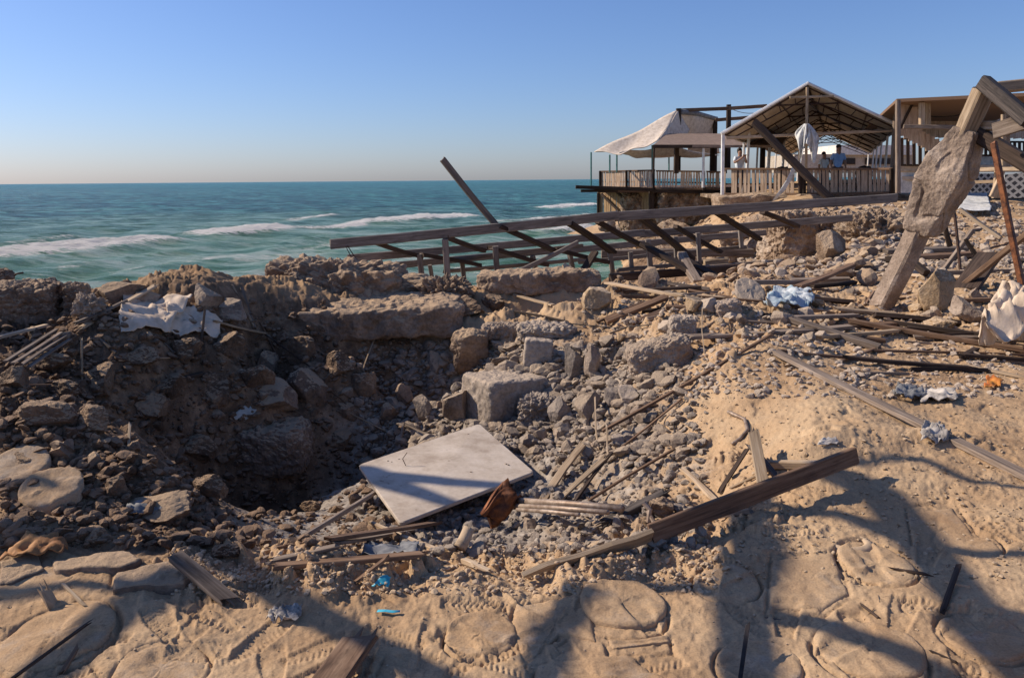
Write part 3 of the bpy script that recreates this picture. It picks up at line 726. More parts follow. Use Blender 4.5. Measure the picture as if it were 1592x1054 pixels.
# boulders on the right and at the cliff
rock_at(1450, 458, 66, 68, 'boulder', 'rock_yellow', 'big round boulder with a bright left side right of the leaning column', 'boulder', n=6, seed=41)
rock_at(1497, 484, 56, 40, 'boulder', 'rock', 'dark boulder touching the right of the big round one', 'boulder', seed=42)
rock_at(1462, 506, 50, 32, 'boulder', 'rock_yellow', 'rough yellow stone in front of the two boulders', 'boulder', seed=43, rough=.12)
rock_at(1515, 458, 24, 22, 'rubble_rock', 'plaster', 'small white stone behind the dark boulder', 'rock', seed=44)
rock_at(1552, 512, 40, 24, 'rubble_rock', 'rock', 'tan stone under the cream tarp', 'rock', seed=45)
big(1222, 368, 58, 82, 18.0, 1.2, 'pale streaked cliff pillar left of the dark crevice', 'cliff', 51, 8, .05, (0, 0, .2), 'cliff_rock', 50, 'cliff')
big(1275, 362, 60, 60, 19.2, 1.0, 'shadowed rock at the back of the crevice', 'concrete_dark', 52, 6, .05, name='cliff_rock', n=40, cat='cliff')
rock_at(1290, 388, 56, 50, 'boulder', 'cliff', 'fallen angular boulder in front of the crevice', 'boulder', Y=16.5, seed=53)
rock_at(1278, 352, 60, 26, 'boulder', 'cliff', 'flat pale boulder wedged at the top of the crevice', 'boulder', Y=17.6, seed=54)
rock_at(1255, 372, 30, 30, 'boulder', 'cliff', 'small boulder behind the fallen angular one', 'boulder', Y=17.2, seed=154)
big(1362, 372, 110, 78, 17.2, 1.6, 'smooth eroded bank of pale earth under the long beam', 'cliff', 55, 3, .10, (0, 0, .1), 'cliff_rock', 60, 'cliff')
big(1290, 420, 90, 24, 14.5, .8, 'low pale stone ledge at the foot of the cliff', 'cliff', 56, 4, .08, name='cliff_rock', cat='cliff')
rock_at(1385, 450, 30, 24, 'rubble_rock', 'rock', 'stone right behind the foot of the leaning column', 'rock', seed=61)
for i, (px, py, w_, h_, Y) in enumerate(((955, 368, 46, 30, 27), (1000, 372, 50, 34, 26), (1045, 365, 60, 40, 26), (1095, 368, 50, 36, 25), (1140, 370, 56, 40, 24), (1170, 385, 46, 36, 21), (975, 392, 40, 22, 22), (1030, 396, 44, 24, 21), (1085, 398, 40, 24, 20), (1135, 402, 44, 24, 18.5), (942, 350, 30, 20, 31), (1180, 350, 40, 34, 24))):
    rock_at(px, py, w_, h_, 'boulder', 'cliff' if i % 3 else 'rock', ('smaller ' if w_ < 45 else 'larger ') + 'shore boulder ' + ('high under' if py < 360 else 'midway below' if py < 380 else 'low in front of') + (' the reed cladding' if px < 985 else ' the brown flat canopy' if px < 1100 else ' the white corner post'), 'boulder', Y=Y, seed=70 + i, group='shore boulders below the terrace', n=4, rough=.1)

# ------------------------------------------------------------------ scattered rubble
CLODS = [(60, 560, 90, 40), (150, 590, 80, 46), (230, 635, 90, 50), (330, 600, 70, 50), (395, 585, 60, 46), (300, 700, 70, 40), (60, 650, 100, 44), (140, 655, 70, 40), (205, 555, 80, 36), (280, 545, 70, 34), (350, 535, 60, 34), (520, 570, 60, 44), (565, 600, 50, 40), (30, 715, 60, 30), (175, 760, 60, 36), (320, 760, 60, 36), (525, 680, 56, 36), (350, 858, 60, 26), (140, 835, 60, 24), (470, 545, 60, 40), (90, 610, 60, 34), (260, 600, 56, 36), (20, 590, 50, 36), (540, 640, 40, 30), (720, 480, 70, 34), (770, 470, 50, 30), (480, 790, 40, 18)]
EARTH = []
for i, (px, py, w_, h_) in enumerate(CLODS):
    v, f = rock_v(5, (1, .8, .62), 500 + i, 8, .10); EARTH.append((px, py, w_, h_, v, f))
protos = []
for i in range(14):
    v, f = rock_v(4 if i < 6 else 3, (1, rnd.uniform(.7, 1), rnd.uniform(.55, .85)), 200 + i, 14, .05)
    protos.append((v, f))
pm = {}
for mt in ('rock', 'rock_grey', 'rock_yellow', 'concrete', 'concrete_dark'):
    for i, (v, f) in enumerate(protos):
        me = bpy.data.meshes.new('rubble_rock'); me.from_pydata(v.tolist(), [], f); me.materials.append(MATS[mt]); pm[mt, i] = me
ZONES = [  # x0,y0,x1,y1,count,smin,smax,materials,label,group
 (640, 555, 1010, 700, 120, .05, .20, ('rock_grey', 'rock', 'concrete'), 'small grey rubble stone in the rock pile above the pale tabletop', 'stones of the central rubble pile'),
 (540, 560, 700, 680, 32, .05, .14, ('concrete_dark', 'rock'), 'small brown stone on the shaded slope left of the rubble pile', 'stones on the shaded slope'),
 (960, 450, 1340, 540, 62, .07, .22, ('concrete', 'rock_yellow', 'rock', 'plaster_'), 'pale stone among the debris below the collapsed frame', 'stones among the debris on the right crest'),
 (1340, 400, 1592, 500, 30, .08, .22, ('rock', 'rock_yellow'), 'tan stone on the bank behind the leaning column', 'stones on the right bank'),
 (1340, 320, 1592, 400, 16, .15, .35, ('rock', 'rock_yellow'), 'tan stone on the slope below the patterned fence', 'stones on the slope below the fence'),
 (700, 700, 1100, 860, 28, .03, .08, ('rock', 'rock_grey', 'concrete'), 'small stone in the grey ash on the crater floor', 'stones on the crater floor'),
 (20, 500, 480, 720, 30, .06, .16, ('concrete_dark',), 'dark clod on the shaded left slope', 'clods on the shaded left slope'),
]
LM = [(785, 620, 'the large angular block'), (712, 635, 'the tall wedge rock'), (836, 552, 'the square tan stone'), (888, 566, 'the upright grey stone'), (680, 568, 'the half-lit oval stone'),
 (1025, 556, 'the long tilted boulder'), (740, 548, 'the crumbling gravel clod'), (915, 632, 'the brown wedge rock'), (978, 616, 'the rounded pale stone'), (700, 735, 'the pale tabletop'), (1362, 474, 'the foot of the leaning column'),
 (1228, 462, 'the pale blue plastic bag'), (1166, 462, 'the round wooden disc'), (1450, 458, 'the big round boulder'), (1560, 500, 'the cream tarpaulin'), (1515, 308, 'the white fabric bundle'), (1195, 516, 'the wide weathered board'),
 (250, 485, 'the cream fabric sheet'), (380, 638, 'the clear plastic piece'), (60, 540, 'the slatted laths'), (82, 771, 'the smooth tilted paver'), (885, 786, 'the thin dusty pipes'), (1172, 715, 'the upright board fragment'), (930, 470, 'the yellow sandstone lump'),
 (1415, 560, 'the straight dark board'), (1410, 610, 'the grey rubbish heap'), (1100, 478, 'the pale flat stone'), (838, 438, 'the long kerb'), (870, 735, 'the leaning boards'), (1290, 388, 'the fallen angular boulder'), (1060, 512, 'the cube-like stone'), (590, 490, 'the huge concrete slab'), (1460, 400, 'the crossed boards'), (1540, 605, 'the orange paper scrap'), (1262, 430, 'the tilted board below the cliff'), (640, 850, 'the pale batten'), (1320, 840, 'the ring-shaped hole'), (1380, 640, 'the long grey beam')]
CN = {'rock': 'brown', 'rock_grey': 'grey', 'rock_yellow': 'yellowish', 'concrete': 'pale', 'concrete_dark': 'dark', 'wood_grey': 'grey', 'wood_tan': 'pale', 'wood_brown': 'brown', 'wood_dark': 'dark'}
def proj(p):
    d = Vector(p) - EYE; z = d.dot(fwd); return CX + F * d.dot(rt) / z, CY - F * d.dot(upv) / z
def where(p):
    x, y = proj(p); _, a, b_, nm = min((math.hypot(x - a, (y - b_) * 1.4), a, b_, nm) for a, b_, nm in LM)
    dx, dy_ = x - a, (y - b_) * 1.4; dist = math.hypot(dx, dy_); k = 'close to the ' if dist < 35 else ('' if dist < 90 else 'well ')
    side = ('right of ' if dx > 0 else 'left of ') if abs(dx) > abs(dy_) * 2 else (('below ' if dy_ > 0 else 'above ') if abs(dy_) > abs(dx) * 2 else (('lower ' if dy_ > 0 else 'upper ') + ('right of ' if dx > 0 else 'left of ')))
    return {'close to the ': 'just ', '': '', 'well ': 'well '}[k] + side + nm
for i, (px, py, w_, h_, v, f) in enumerate(EARTH):
    p = hit(px, py + h_ * .4); D = p.y; wd = w_ / F * D; ht = h_ / F * D
    vv = (v * np.array([wd, wd, ht / .62 * 1.3])) @ rot(rnd.uniform(-.3, .3), rnd.uniform(-.3, .3), rnd.uniform(-.4, .4)).T
    put(vv, (p.x, p.y + wd * .25, p.z + ht * .3), f, 'earth_clod', 'earth', label=('very broad ' if w_ > 85 else 'broad ' if w_ > 65 else 'lumpy ' if h_ > 36 else 'flattish ') + 'dark earth clod ' + where(p), cat='clod', group='earth clods on the crater slopes')
for zi, (x0, y0, x1, y1, n, s0, s1, mts, lb, gp) in enumerate(ZONES):
    for i in range(n):
        p = hit(rnd.uniform(x0, x1), rnd.uniform(y0, y1)); s = s0 + (s1 - s0) * rnd.random() ** 2.2
        mt = rnd.choice([q for q in mts if not q.endswith('_')])
        o = bpy.data.objects.new('rubble_rock', pm[mt, rnd.randrange(14)]); COL.objects.link(o)
        o.location = (p.x, p.y + s * .3, float(gz(p.x, p.y + s * .3)) + s * .18); o.scale = (s, s, s)
        o.rotation_euler = (rnd.uniform(-.5, .5), rnd.uniform(-.5, .5), rnd.uniform(0, 6.3)); tag(o, ('tiny ' if s < s0 + (s1 - s0) * .12 else 'small ' if s < s0 + (s1 - s0) * .45 else 'larger ') + CN[mt] + (' stone ', ' shaded stone ', ' fragment ', ' bank stone ', ' slope stone ', ' pebble ', ' clod ')[zi] + where(p), 'rock', gp)
TPL = [rock_v(2, (1, 1, 1), 900 + k, 9, .05) for k in range(12)]
def scatter(name, mat, n, region, s0, s1, flat=.7, seed=1):
    r = np.random.RandomState(seed); f0 = np.array(TPL[0][1]); x0, y0, x1, y1 = region
    pos = np.array([hit(a, b_)[:] for a, b_ in zip(r.uniform(x0, x1, n), r.uniform(y0, y1, n))])
    s = s0 + (s1 - s0) * r.rand(n) ** 3.5; V = []
    for k in range(n):
        v = TPL[r.randint(12)][0] * np.array([1, r.uniform(.6, 1), flat * r.uniform(.6, 1)]) * s[k]
        V.append(v @ rot(r.uniform(-.6, .6), r.uniform(-.6, .6), r.uniform(0, 6.3)).T + pos[k] + [0, 0, s[k] * .12])
    V = np.concatenate(V); Fq = (f0[None] + (np.arange(n) * len(TPL[0][0]))[:, None, None]).reshape(-1, 3)
    big_mesh(name, V, Fq, mat, smooth=False, label='loose ' + name.replace('_', ' ') + ' strewn over the ground', cat=name.replace('_', ' '), kind='stuff')
scatter('gravel', 'rock_grey', 4500, (560, 540, 1100, 860), .008, .09, seed=2)
scatter('rubble', 'rock', 1300, (560, 530, 1060, 720), .05, .19, seed=22)
scatter('broken_stones', 'rock_grey', 500, (620, 540, 1000, 700), .06, .16, seed=24)
scatter('bank_rubble', 'concrete_dark', 900, (950, 330, 1360, 440), .05, .4, seed=23)
scatter('soil_clods', 'soil', 5500, (0, 470, 640, 850), .012, .11, seed=3)
scatter('soil_crumbs', 'soil', 5000, (0, 470, 640, 850), .006, .03, seed=13)
scatter('sand_clods', 'paver', 2600, (260, 850, 1120, 925), .006, .035, seed=4)
scatter('pale_grit', 'concrete', 4200, (900, 425, 1592, 620), .010, .075, seed=5)
scatter('sand_crumbs', 'rock_yellow', 2600, (1000, 560, 1592, 900), .005, .030, seed=6)
scatter('foreground_crumbs', 'paver', 900, (0, 880, 1592, 1054), .003, .014, seed=7)
scatter('bank_stones', 'concrete', 3200, (1150, 315, 1592, 430), .02, .22, seed=8)

# ------------------------------------------------------------------ pavers in the foreground
def paver(bd, label, th, lift, name, mat, tilt, cat, grey=.3):
    """bd: boundary points (x, y); the top follows the ground's plane, dusted and trodden like it"""
    c0 = bd.mean(0); n = len(bd); rr = np.random.RandomState(int(abs(c0[0] * 977 + c0[1] * 131)) % 9999)
    rings = [0, .12, .24, .36, .48, .6, .7, .8, .88, .94, .975, 1.0]
    ph = rr.uniform(0, 6, 4); an = np.linspace(0, 2 * math.pi, n, endpoint=False)
    wob = 1 + .012 * np.sin(2 * an + ph[0]) + .012 * np.sin(5 * an + ph[1]) + .006 * np.sin(13 * an + ph[2])
    s_ = np.concatenate([c0 + (bd - c0) * k * wob[:, None] for k in rings])
    g0 = gz(s_[:, 0], s_[:, 1]); A_ = np.c_[s_ - c0, np.ones(len(s_))]; co = np.linalg.lstsq(A_, g0, rcond=None)[0]
    pl = A_ @ co + (s_ - c0) @ np.array(tilt)
    z = pl + lift + np.clip(g0 - A_ @ co, -.006, .010) * .6 + .0016 * noise3(s_[:, 0] * 40, s_[:, 1] * 40, 1.) + .003 * noise3(s_[:, 0] * 9, s_[:, 1] * 9, 2.)
    for f_ in FPS:
        if abs(f_[0] - c0[0]) < .5 and abs(f_[1] - c0[1]) < .5: z += .45 * foot(s_[:, 0], s_[:, 1], f_)
    rk = np.repeat(rings, n); z -= np.where(rk > .9, ((rk - .9) / .1) ** 2 * .010, 0)
    V_ = np.c_[s_, z]; lo = V_[-n:].copy(); lo[:, 2] -= th; V_ = np.concatenate([V_, lo]); m_ = len(rings)
    fs = [(k * n + i, (k + 1) * n + i, (k + 1) * n + (i + 1) % n, k * n + (i + 1) % n) for k in range(1, m_) for i in range(n)]
    fs += [(0, n + i, n + (i + 1) % n) for i in range(n)]
    o = mesh_obj(name, V_, fs, mat, None, (c0[0], c0[1], float(z.mean())), smooth=True, label=label, cat=cat)
    for an_, val in (('grey', grey), ('brown', .0 if mat == 'ground' else .3)):
        at_ = o.data.attributes.new(an_, 'FLOAT', 'POINT'); at_.data.foreach_set('value', np.full(len(V_), val, dtype=np.float32))
    return o
def disc(px, py, wpx, label, grey=.3, th=.05, tilt=(0, 0), lift=.022, squash=1.0, mat='ground', name='round_paver', az=0):
    p = hit(px, py); D = p.y; r = wpx / F * D / 2 * (math.hypot(D, 1.6) / D)
    a = np.linspace(0, 2 * math.pi, 80, endpoint=False)
    return paver(np.c_[p.x + r * np.cos(a), p.y + r * squash * np.sin(a)], label, th, lift, name, mat, (-tilt[1], tilt[0]), 'paver', grey)
for (px, py, w_), lb, kw_ in DISCS: disc(px, py, w_, lb, **kw_)
disc(1166, 462, 46, 'round wooden disc standing tilted beside the pale blue plastic bag', th=.05, tilt=(.5, 0), lift=.10, mat='concrete', name='wooden_disc')
def poly_slab(pxs, label, th=.045, lift=.02, mat='ground', name='paving_slab', cat='paver'):
    P_ = [hit(*q) for q in pxs]; q = []
    for i in range(len(P_)):
        a, b_ = P_[i], P_[(i + 1) % len(P_)]
        for k in range(12): q.append((a.x + (b_.x - a.x) * k / 12, a.y + (b_.y - a.y) * k / 12))
    return paver(np.array(q), label, th, lift, name, mat, (0, 0), cat)
for pxs, lb, kw_ in POLYS: poly_slab(pxs, lb, **kw_)
# ring shaped hole paver
p = hit(1318, 842); g = G(); pts_ = []
n = 28; ri, ro_ = .055, .095
vs = []; 
for (rad, h) in ((ro_, -.05), (ro_ - .004, -.004), (ri + .012, .008), (ri, .002), (ri, -.04)):
    for i in range(n):
        a = 2 * math.pi * i / n; vs.append((p.x + rad * math.cos(a) * 1.25, p.y + rad * math.sin(a), p.z + h))
fs = [(k * n + i, k * n + (i + 1) % n, (k + 1) * n + (i + 1) % n, (k + 1) * n + i) for k in range(4) for i in range(n)]
ringo = mesh_obj('pipe_collar', vs, fs, 'paver', None, p, smooth=True, label='sandy concrete collar round a dark hole at the right', cat='pipe')
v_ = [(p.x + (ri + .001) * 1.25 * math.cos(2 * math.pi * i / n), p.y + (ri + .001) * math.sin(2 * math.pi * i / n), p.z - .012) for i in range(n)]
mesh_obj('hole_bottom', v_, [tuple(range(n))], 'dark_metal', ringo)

# ------------------------------------------------------------------ the pale tabletop slab
cs = [at(557, 722, 5.28), at(745, 658, 6.1), at(831, 733, 5.18)]
cs.append(cs[0] + cs[2] - cs[1])
cs[3] = at(622, 813, cs[3].y)
nrm = (cs[1] - cs[0]).cross(cs[2] - cs[1]).normalized(); nrm = nrm if nrm.z > 0 else -nrm
g = G(); n = 24; top = []
th = .022
cen = sum(cs, Vector()) / 4
def quadpt(a, b_): return (cs[0] * (1 - a) * (1 - b_) + cs[1] * a * (1 - b_) + cs[2] * a * b_ + cs[3] * (1 - a) * b_)
ringp = []
for (ca, cb) in ((0, 0), (1, 0), (1, 1), (0, 1)):
    for k in range(5):
        a0 = {(0, 0): math.pi, (1, 0): 1.5 * math.pi, (1, 1): 0, (0, 1): .5 * math.pi}[(ca, cb)] + k / 4 * math.pi / 2
        e = .03; ax_ = (e if ca == 0 else 1 - e) + e * math.cos(a0); bx_ = (e if cb == 0 else 1 - e) + e * math.sin(a0)
        ringp.append(quadpt(ax_, bx_))
m_ = len(ringp)
top = [cen + (q - cen) * .988 for q in ringp]; ed = [q - nrm * .004 for q in ringp]; bt = [q - nrm * th for q in ringp]
vs = top + ed + bt; fs = [tuple(range(m_))] + [(a + i, b_ + i, b_ + (i + 1) % m_, a + (i + 1) % m_) for a, b_ in ((0, m_), (m_, 2 * m_)) for i in range(m_)] + [tuple(reversed(range(2 * m_, 3 * m_)))]
m, t, b = newmat('tabletop')
gg = N(t, 'ShaderNodeNewGeometry'); n1_ = tnoise(t, gg.outputs['Position'], 4.5, 7, .65); n2_ = tnoise(t, gg.outputs['Position'], 40, 5, .7); vo = tnoise(t, gg.outputs['Position'], 14, 2, .5)
cc = ramp(t, n1_, [(.35, (.36, .29, .225)), (.5, (.48, .405, .325)), (.65, (.55, .475, .395))])
cc = mixc(t, .5, cc, ramp(t, n2_, [(.35, (.82, .82, .82)), (.6, (1.06, 1.06, 1.06))]), 'MULTIPLY')
cc = mixc(t, ramp(t, vo, [(.70, (0, 0, 0)), (.76, (.7, .7, .7))]), cc, (.17, .12, .085))
t.links.new(cc, b.inputs['Base Color']); b.inputs['Roughness'].default_value = .75
bump(t, b, n2_, .25, .002)
tt = thing('table_top', 'large pale rectangular tabletop with rounded corners lying tilted in the crater', 'tabletop', cen)
mesh_obj('board', vs, fs, 'tabletop', tt)
g = G(); pr = [(at(905 - 235, 722, 5.5))]
q = quadpt(.27, .28) + nrm * .003
g.tube([q, q + nrm * .05 + Vector((-.02, .0, 0)), q + nrm * .09 + Vector((.01, .02, 0))], .003, 6)
build(g, 'bolt', 'rebar', tt)
rr_ = random.Random(4)
for k_ in range(9):
    q = quadpt(rr_.uniform(.05, .95), rr_.uniform(.05, .95)); sz_ = rr_.uniform(.008, .022)
    v, f = rock_v(2, (sz_, sz_ * .8, sz_ * .6), 700 + k_); put(v, q + nrm * sz_ * .2, f, 'pebble', 'rock', label='crumb of rubble lying on the pale tabletop', cat='pebble', group='crumbs on the tabletop')
# rubble that carries the board
rock_at(700, 745, 60, 30, 'rubble_rock', 'rock_grey', 'stone propping the tabletop from below', 'rock', seed=91, Y=5.6)

# ------------------------------------------------------------------ timber
def plank(a, b_, wd, ht, label, mat='wood_grey', name='wooden_plank', cat='plank', za=.02, zb=.02, Ya=None, Yb=None, roll=0., warp=.01, jag=.035, taper=1.0, group=None, seg=None, split=0):
    p = at(*a, Ya) if Ya else hit(*a, ) + Vector((0, 0, za)); q = at(*b_, Yb) if Yb else hit(*b_) + Vector((0, 0, zb))
    for k in range(14):
        if not Ya: p = hit(*a, za + k * .02)
        if not Yb: q = hit(*b_, zb + k * .02)
        sp = np.linspace(.05, .95, 12); X_ = p.x + (q.x - p.x) * sp; Y_ = p.y + (q.y - p.y) * sp; Z_ = p.z + (q.z - p.z) * sp
        if (Z_ + .2 * ht > gz(X_, Y_)).mean() > .72: break
    g = G(); g.beam(p, q, wd, ht, roll, warp, seg, jag, int(a[0] + b_[1]), taper)
    if wd > .035 and ht < .06:
        r_ = random.Random(int(a[0] * 5 + a[1])); ax_ = (q - p).normalized(); sd_ = ax_.cross(Vector((0, 0, 1))).normalized()
        for e_, sg in ((p, -1), (q, 1)):
            for k in range(r_.randint(2, 4)):
                o_ = sd_ * wd * r_.uniform(-.42, .42); L_ = r_.uniform(.02, .06)
                g.beam(e_ + o_ - ax_ * sg * .02, e_ + o_ + ax_ * sg * L_ + Vector((0, 0, r_.uniform(-.01, .02))), wd * r_.uniform(.12, .3), ht * .6, 0, 0, 2, 0, k, taper=.15)
    return build(g, name, mat, label=label, cat=cat, group=group)
# big plank with bright splintered end
root = thing('long_plank', 'long thick plank with a bright splintered lower end lying across the crater lip', 'plank', hit(1000, 845))
p0, p1, p3 = hit(808, 897, .03), hit(1010, 830, .09), hit(1330, 708, .12)
g = G(); g.beam(p1, p3, .035, .085, .25, .006, 14, .01, 3, up=(0, 0, 1)); build(g, 'board', 'wood_brown', root)
g = G()
def ribbon(gg, ctr, wv, th_, nx):
    vs = []; m = len(ctr)
    for k, cp in enumerate(ctr):
        w2 = wv[k] / 2; tv = (ctr[min(k + 1, m - 1)] - ctr[max(k - 1, 0)]).normalized(); nn = tv.cross(nx).normalized(); s2 = nn.cross(tv).normalized()
        for a, b2 in ((-1, -1), (1, -1), (1, 1), (-1, 1)): vs.append(cp + s2 * a * w2 + nn * b2 * th_ / 2)
    fs = []; uvs = []; L = 0
    for k in range(m - 1):
        l2 = L + (ctr[k + 1] - ctr[k]).length
        for i in range(4):
            i2 = (i + 1) % 4; fs.append((4 * k + i, 4 * k + i2, 4 * k + 4 + i2, 4 * k + 4 + i)); uvs.append([(L, i * .1), (L, i * .1 + .1), (l2, i * .1 + .1), (l2, i * .1)])
        L = l2
    fs += [(3, 2, 1, 0), (4 * m - 4, 4 * m - 3, 4 * m - 2, 4 * m - 1)]; uvs += [[(0, 0)] * 4] * 2
    gg.add(vs, fs, uvs)
cpx = [(812, 894, .004), (850, 880, .03), (900, 868, .06), (950, 851, .06), (985, 842, .07), (1012, 832, .08)]
P_ = []
for i, (x, y, wv) in enumerate(cpx):
    P_.append(at(x, y, p0.y + (p1.y - .02 - p0.y) * (i / 5)))
ribbon(g, P_, [.015, .04, .055, .06, .065, .075], .022, Vector((.2, -.5, 1)).normalized())
build(g, 'splintered_end', 'wood_tan', root)
# planks in and round the crater, placed one by one
PL = [
 ((845, 775), (905, 692), .055, .018, 'upright flat board leaning behind the thin pipes, left of three', 'wood_tan', .02, .10),
 ((868, 778), (940, 712), .04, .015, 'second narrow board leaning behind the thin pipes', 'wood_tan', .02, .09),
 ((893, 780), (950, 705), .02, .015, 'thin dark lath leaning behind the thin pipes, right of three', 'wood_dark', .02, .09),
 ((915, 778), (1045, 700), .018, .014, 'thin stick on the grey slope right of the three leaning boards', 'wood_brown', .02, .03),
 ((940, 668), (1200, 520), .028, .02, 'long lath running up the slope from the rubble to the crest', 'wood_brown', .03, .04),
 ((958, 702), (1060, 620), .015, .012, 'thin twig below the long lath on the slope', 'wood_brown', .02, .03),
 ((1187, 755), (1172, 674), .06, .02, 'pale upright board fragment stuck in the sand above the long plank', 'wood_tan', .02, .20),
 ((1120, 762), (1160, 700), .025, .012, 'dark splinter left of the upright board fragment', 'wood_dark', .02, .08),
 ((1125, 790), (1060, 728), .035, .015, 'pale short board lying left of the upright fragment', 'wood_tan', .02, .03),
 ((1195, 722), (1290, 722), .045, .04, 'short pale block behind the upper end of the long plank', 'wood_tan', .03, .03),
 ((1210, 745), (1165, 690), .035, .02, 'charred splinter behind the upright fragment', 'wood_char', .02, .14),
 ((790, 592), (826, 548), .035, .015, 'short plank leaning on the square tan stone', 'wood_tan', .02, .06),
 ((930, 700), (925, 618), .012, .01, 'thin upright twig in front of the brown wedge rock', 'wood_tan', .02, .18),
 ((945, 715), (943, 660), .012, .01, 'short upright twig right of the leaning boards', 'wood_tan', .02, .14),
 ((1095, 548), (1092, 480), .008, .008, 'thin pale twig standing on the crest', 'wood_tan', .02, .22),
 ((575, 812), (740, 878), .03, .022, 'pale straight batten in front of the tabletop', 'wood_tan', .05, .03),
 ((740, 878), (762, 888), .02, .015, 'end piece of the pale batten', 'wood_tan', .03, .02),
 ((410, 870), (620, 742), .024, .024, 'round pole leaning against the left corner of the tabletop', 'wood_grey', .02, .12),
 ((510, 838), (680, 812), .05, .018, 'two-ply board lying under the front corner of the tabletop', 'wood_brown', .03, .04),
 ((515, 845), (640, 825), .04, .015, 'thin board under the two-ply board', 'wood_grey', .02, .02),
 ((435, 880), (655, 862), .04, .02, 'warped dark board at the front of the crater floor', 'wood_brown', .03, .03),
 ((420, 872), (520, 850), .035, .015, 'grey board crossing the warped dark one', 'wood_grey', .03, .03),
 ((555, 903), (600, 868), .022, .012, 'short splinter leaning on the warped dark board', 'wood_brown', .01, .05),
 ((278, 868), (352, 930), .07, .02, 'grey flat board end sticking out of the earth at lower left', 'wood_grey', .10, .02),
 ((70, 918), (82, 940), .04, .015, 'small pale chip standing in the grit at lower left', 'wood_tan', .05, .0),
 ((100, 910), (130, 940), .012, .012, 'thin stick beside the pale chip', 'wood_tan', .01, .01),
 ((100, 1040), (118, 1010), .015, .012, 'thin splinter on the large shaded round paver', 'wood_brown', .02, .02),
 ((25, 1050), (135, 970), .010, .010, 'long thin twig across the large shaded round paver', 'wood_dark', .03, .03),
 ((1150, 1060), (1162, 975), .014, .010, 'black pointed rod near the bottom edge right of centre', 'dark_metal', .02, .10),
 ((1465, 950), (1490, 880), .02, .012, 'dark pointed stick in the shadow at lower right', 'wood_dark', .02, .04),
 ((1390, 885), (1440, 892), .012, .012, 'short dark stick beside the half-tilted round paver', 'wood_dark', .01, .01),
 ((1208, 548), (1600, 742), .075, .03, 'long grey beam running down the right slope to the picture edge', 'wood_grey', .03, .02),
 ((1215, 545), (1320, 556), .03, .02, 'thin board lying behind the head of the long grey beam', 'wood_brown', .02, .02),
 ((1318, 556), (1510, 572), .05, .03, 'straight dark board on the right sand', 'wood_dark', .04, .03),
 ((1070, 524), (1320, 508), .10, .03, 'wide weathered board lying on the crest', 'wood_grey', .05, .04),
 ((1270, 524), (1395, 514), .06, .03, 'pale edge board in front of the wide weathered one', 'wood_tan', .03, .03),
 ((1320, 498), (1600, 545), .07, .04, 'long board reaching from the crest to the right edge', 'wood_brown', .06, .05),
 ((1380, 500), (1600, 530), .05, .04, 'dark timber behind the long board at the right', 'wood_dark', .05, .05),
 ((1495, 552), (1600, 560), .05, .03, 'dark board end at the right edge of the sand', 'wood_dark', .04, .04),
 ((1500, 568), (1600, 588), .035, .02, 'thin tan lath at the right edge', 'wood_tan', .02, .02),
 ((1360, 545), (1600, 552), .025, .02, 'thin lath above the dark board', 'wood_brown', .02, .02),
 ((1300, 480), (1395, 488), .16, .03, 'pale wide board at the foot of the leaning column', 'wood_tan', .05, .04),
 ((1230, 494), (1330, 490), .10, .03, 'grey board left of the column foot', 'wood_grey', .05, .04),
 ((1150, 440), (1245, 440), .12, .05, 'thick plank lying at the foot of the cliff', 'wood_grey', .08, .08),
 ((1240, 446), (1325, 412), .10, .04, 'tilted board below the fallen boulder', 'wood_brown', .05, .20),
 ((945, 440), (1060, 460), .07, .03, 'orange brown board right of the kerb on the rim', 'wood_tan', .06, .05),
 ((1010, 455), (1125, 463), .06, .03, 'tan board lying beyond the orange brown one', 'wood_tan', .05, .04),
 ((930, 500), (1000, 470), .03, .025, 'dark stick on the crest left of the debris', 'wood_brown', .03, .05),
 ((800, 484), (880, 500), .025, .02, 'thin dark stick below the kerb on the rim', 'wood_dark', .03, .03),
 ((805, 460), (858, 474), .05, .02, 'bright broken board below the kerb on the rim', 'wood_tan', .05, .03),
 ((560, 590), (583, 525), .012, .012, 'pale thin reed standing on the shaded slope', 'wood_tan', .01, .14),
 ((640, 545), (636, 505), .007, .007, 'fine twig hanging in front of the dark hollow', 'wood_tan', .01, .16),
 ((335, 500), (410, 518), .05, .02, 'short board end at the right of the pale cloth', 'wood_tan', .06, .04),
 ((410, 518), (482, 570), .010, .010, 'thin dark wire running down from the board end', 'rebar', .05, .04),
 ((620, 700), (628, 655), .02, .02, 'dark stick standing behind the upper edge of the tabletop', 'wood_grey', .02, .12),
 ((628, 658), (680, 682), .02, .015, 'thin batten leaning down behind the tabletop', 'wood_grey', .10, .02),
 ((540, 640), (600, 670), .010, .010, 'thin pale twig left of the tabletop', 'wood_tan', .06, .05),
 ((128, 592), (127, 530), .012, .012, 'pale upright splinter on the left slope', 'wood_tan', .01, .20),
 ((200, 690), (202, 660), .015, .015, 'short upright splinter in the deep shade', 'wood_tan', .01, .12),
 ((312, 540), (318, 486), .018, .012, 'dark upright splinter in front of the pale cloth', 'wood_dark', .01, .18),
 ((0, 524), (75, 505), .05, .02, 'tan lath at the far left below the rim', 'wood_tan', .04, .04),
 ((125, 510), (240, 445), .05, .02, 'upper of two crossed laths on the left rim', 'wood_tan', .05, .10),
 ((118, 502), (195, 468), .03, .02, 'lower lath parallel to the crossed one on the left rim', 'wood_grey', .05, .05),
 ((0, 600), (80, 598), .010, .010, 'thin twig at the left edge', 'wood_brown', .03, .03),
 ((190, 560), (300, 556), .012, .012, 'thin horizontal twig on the dark slope', 'wood_tan', .03, .03),
]
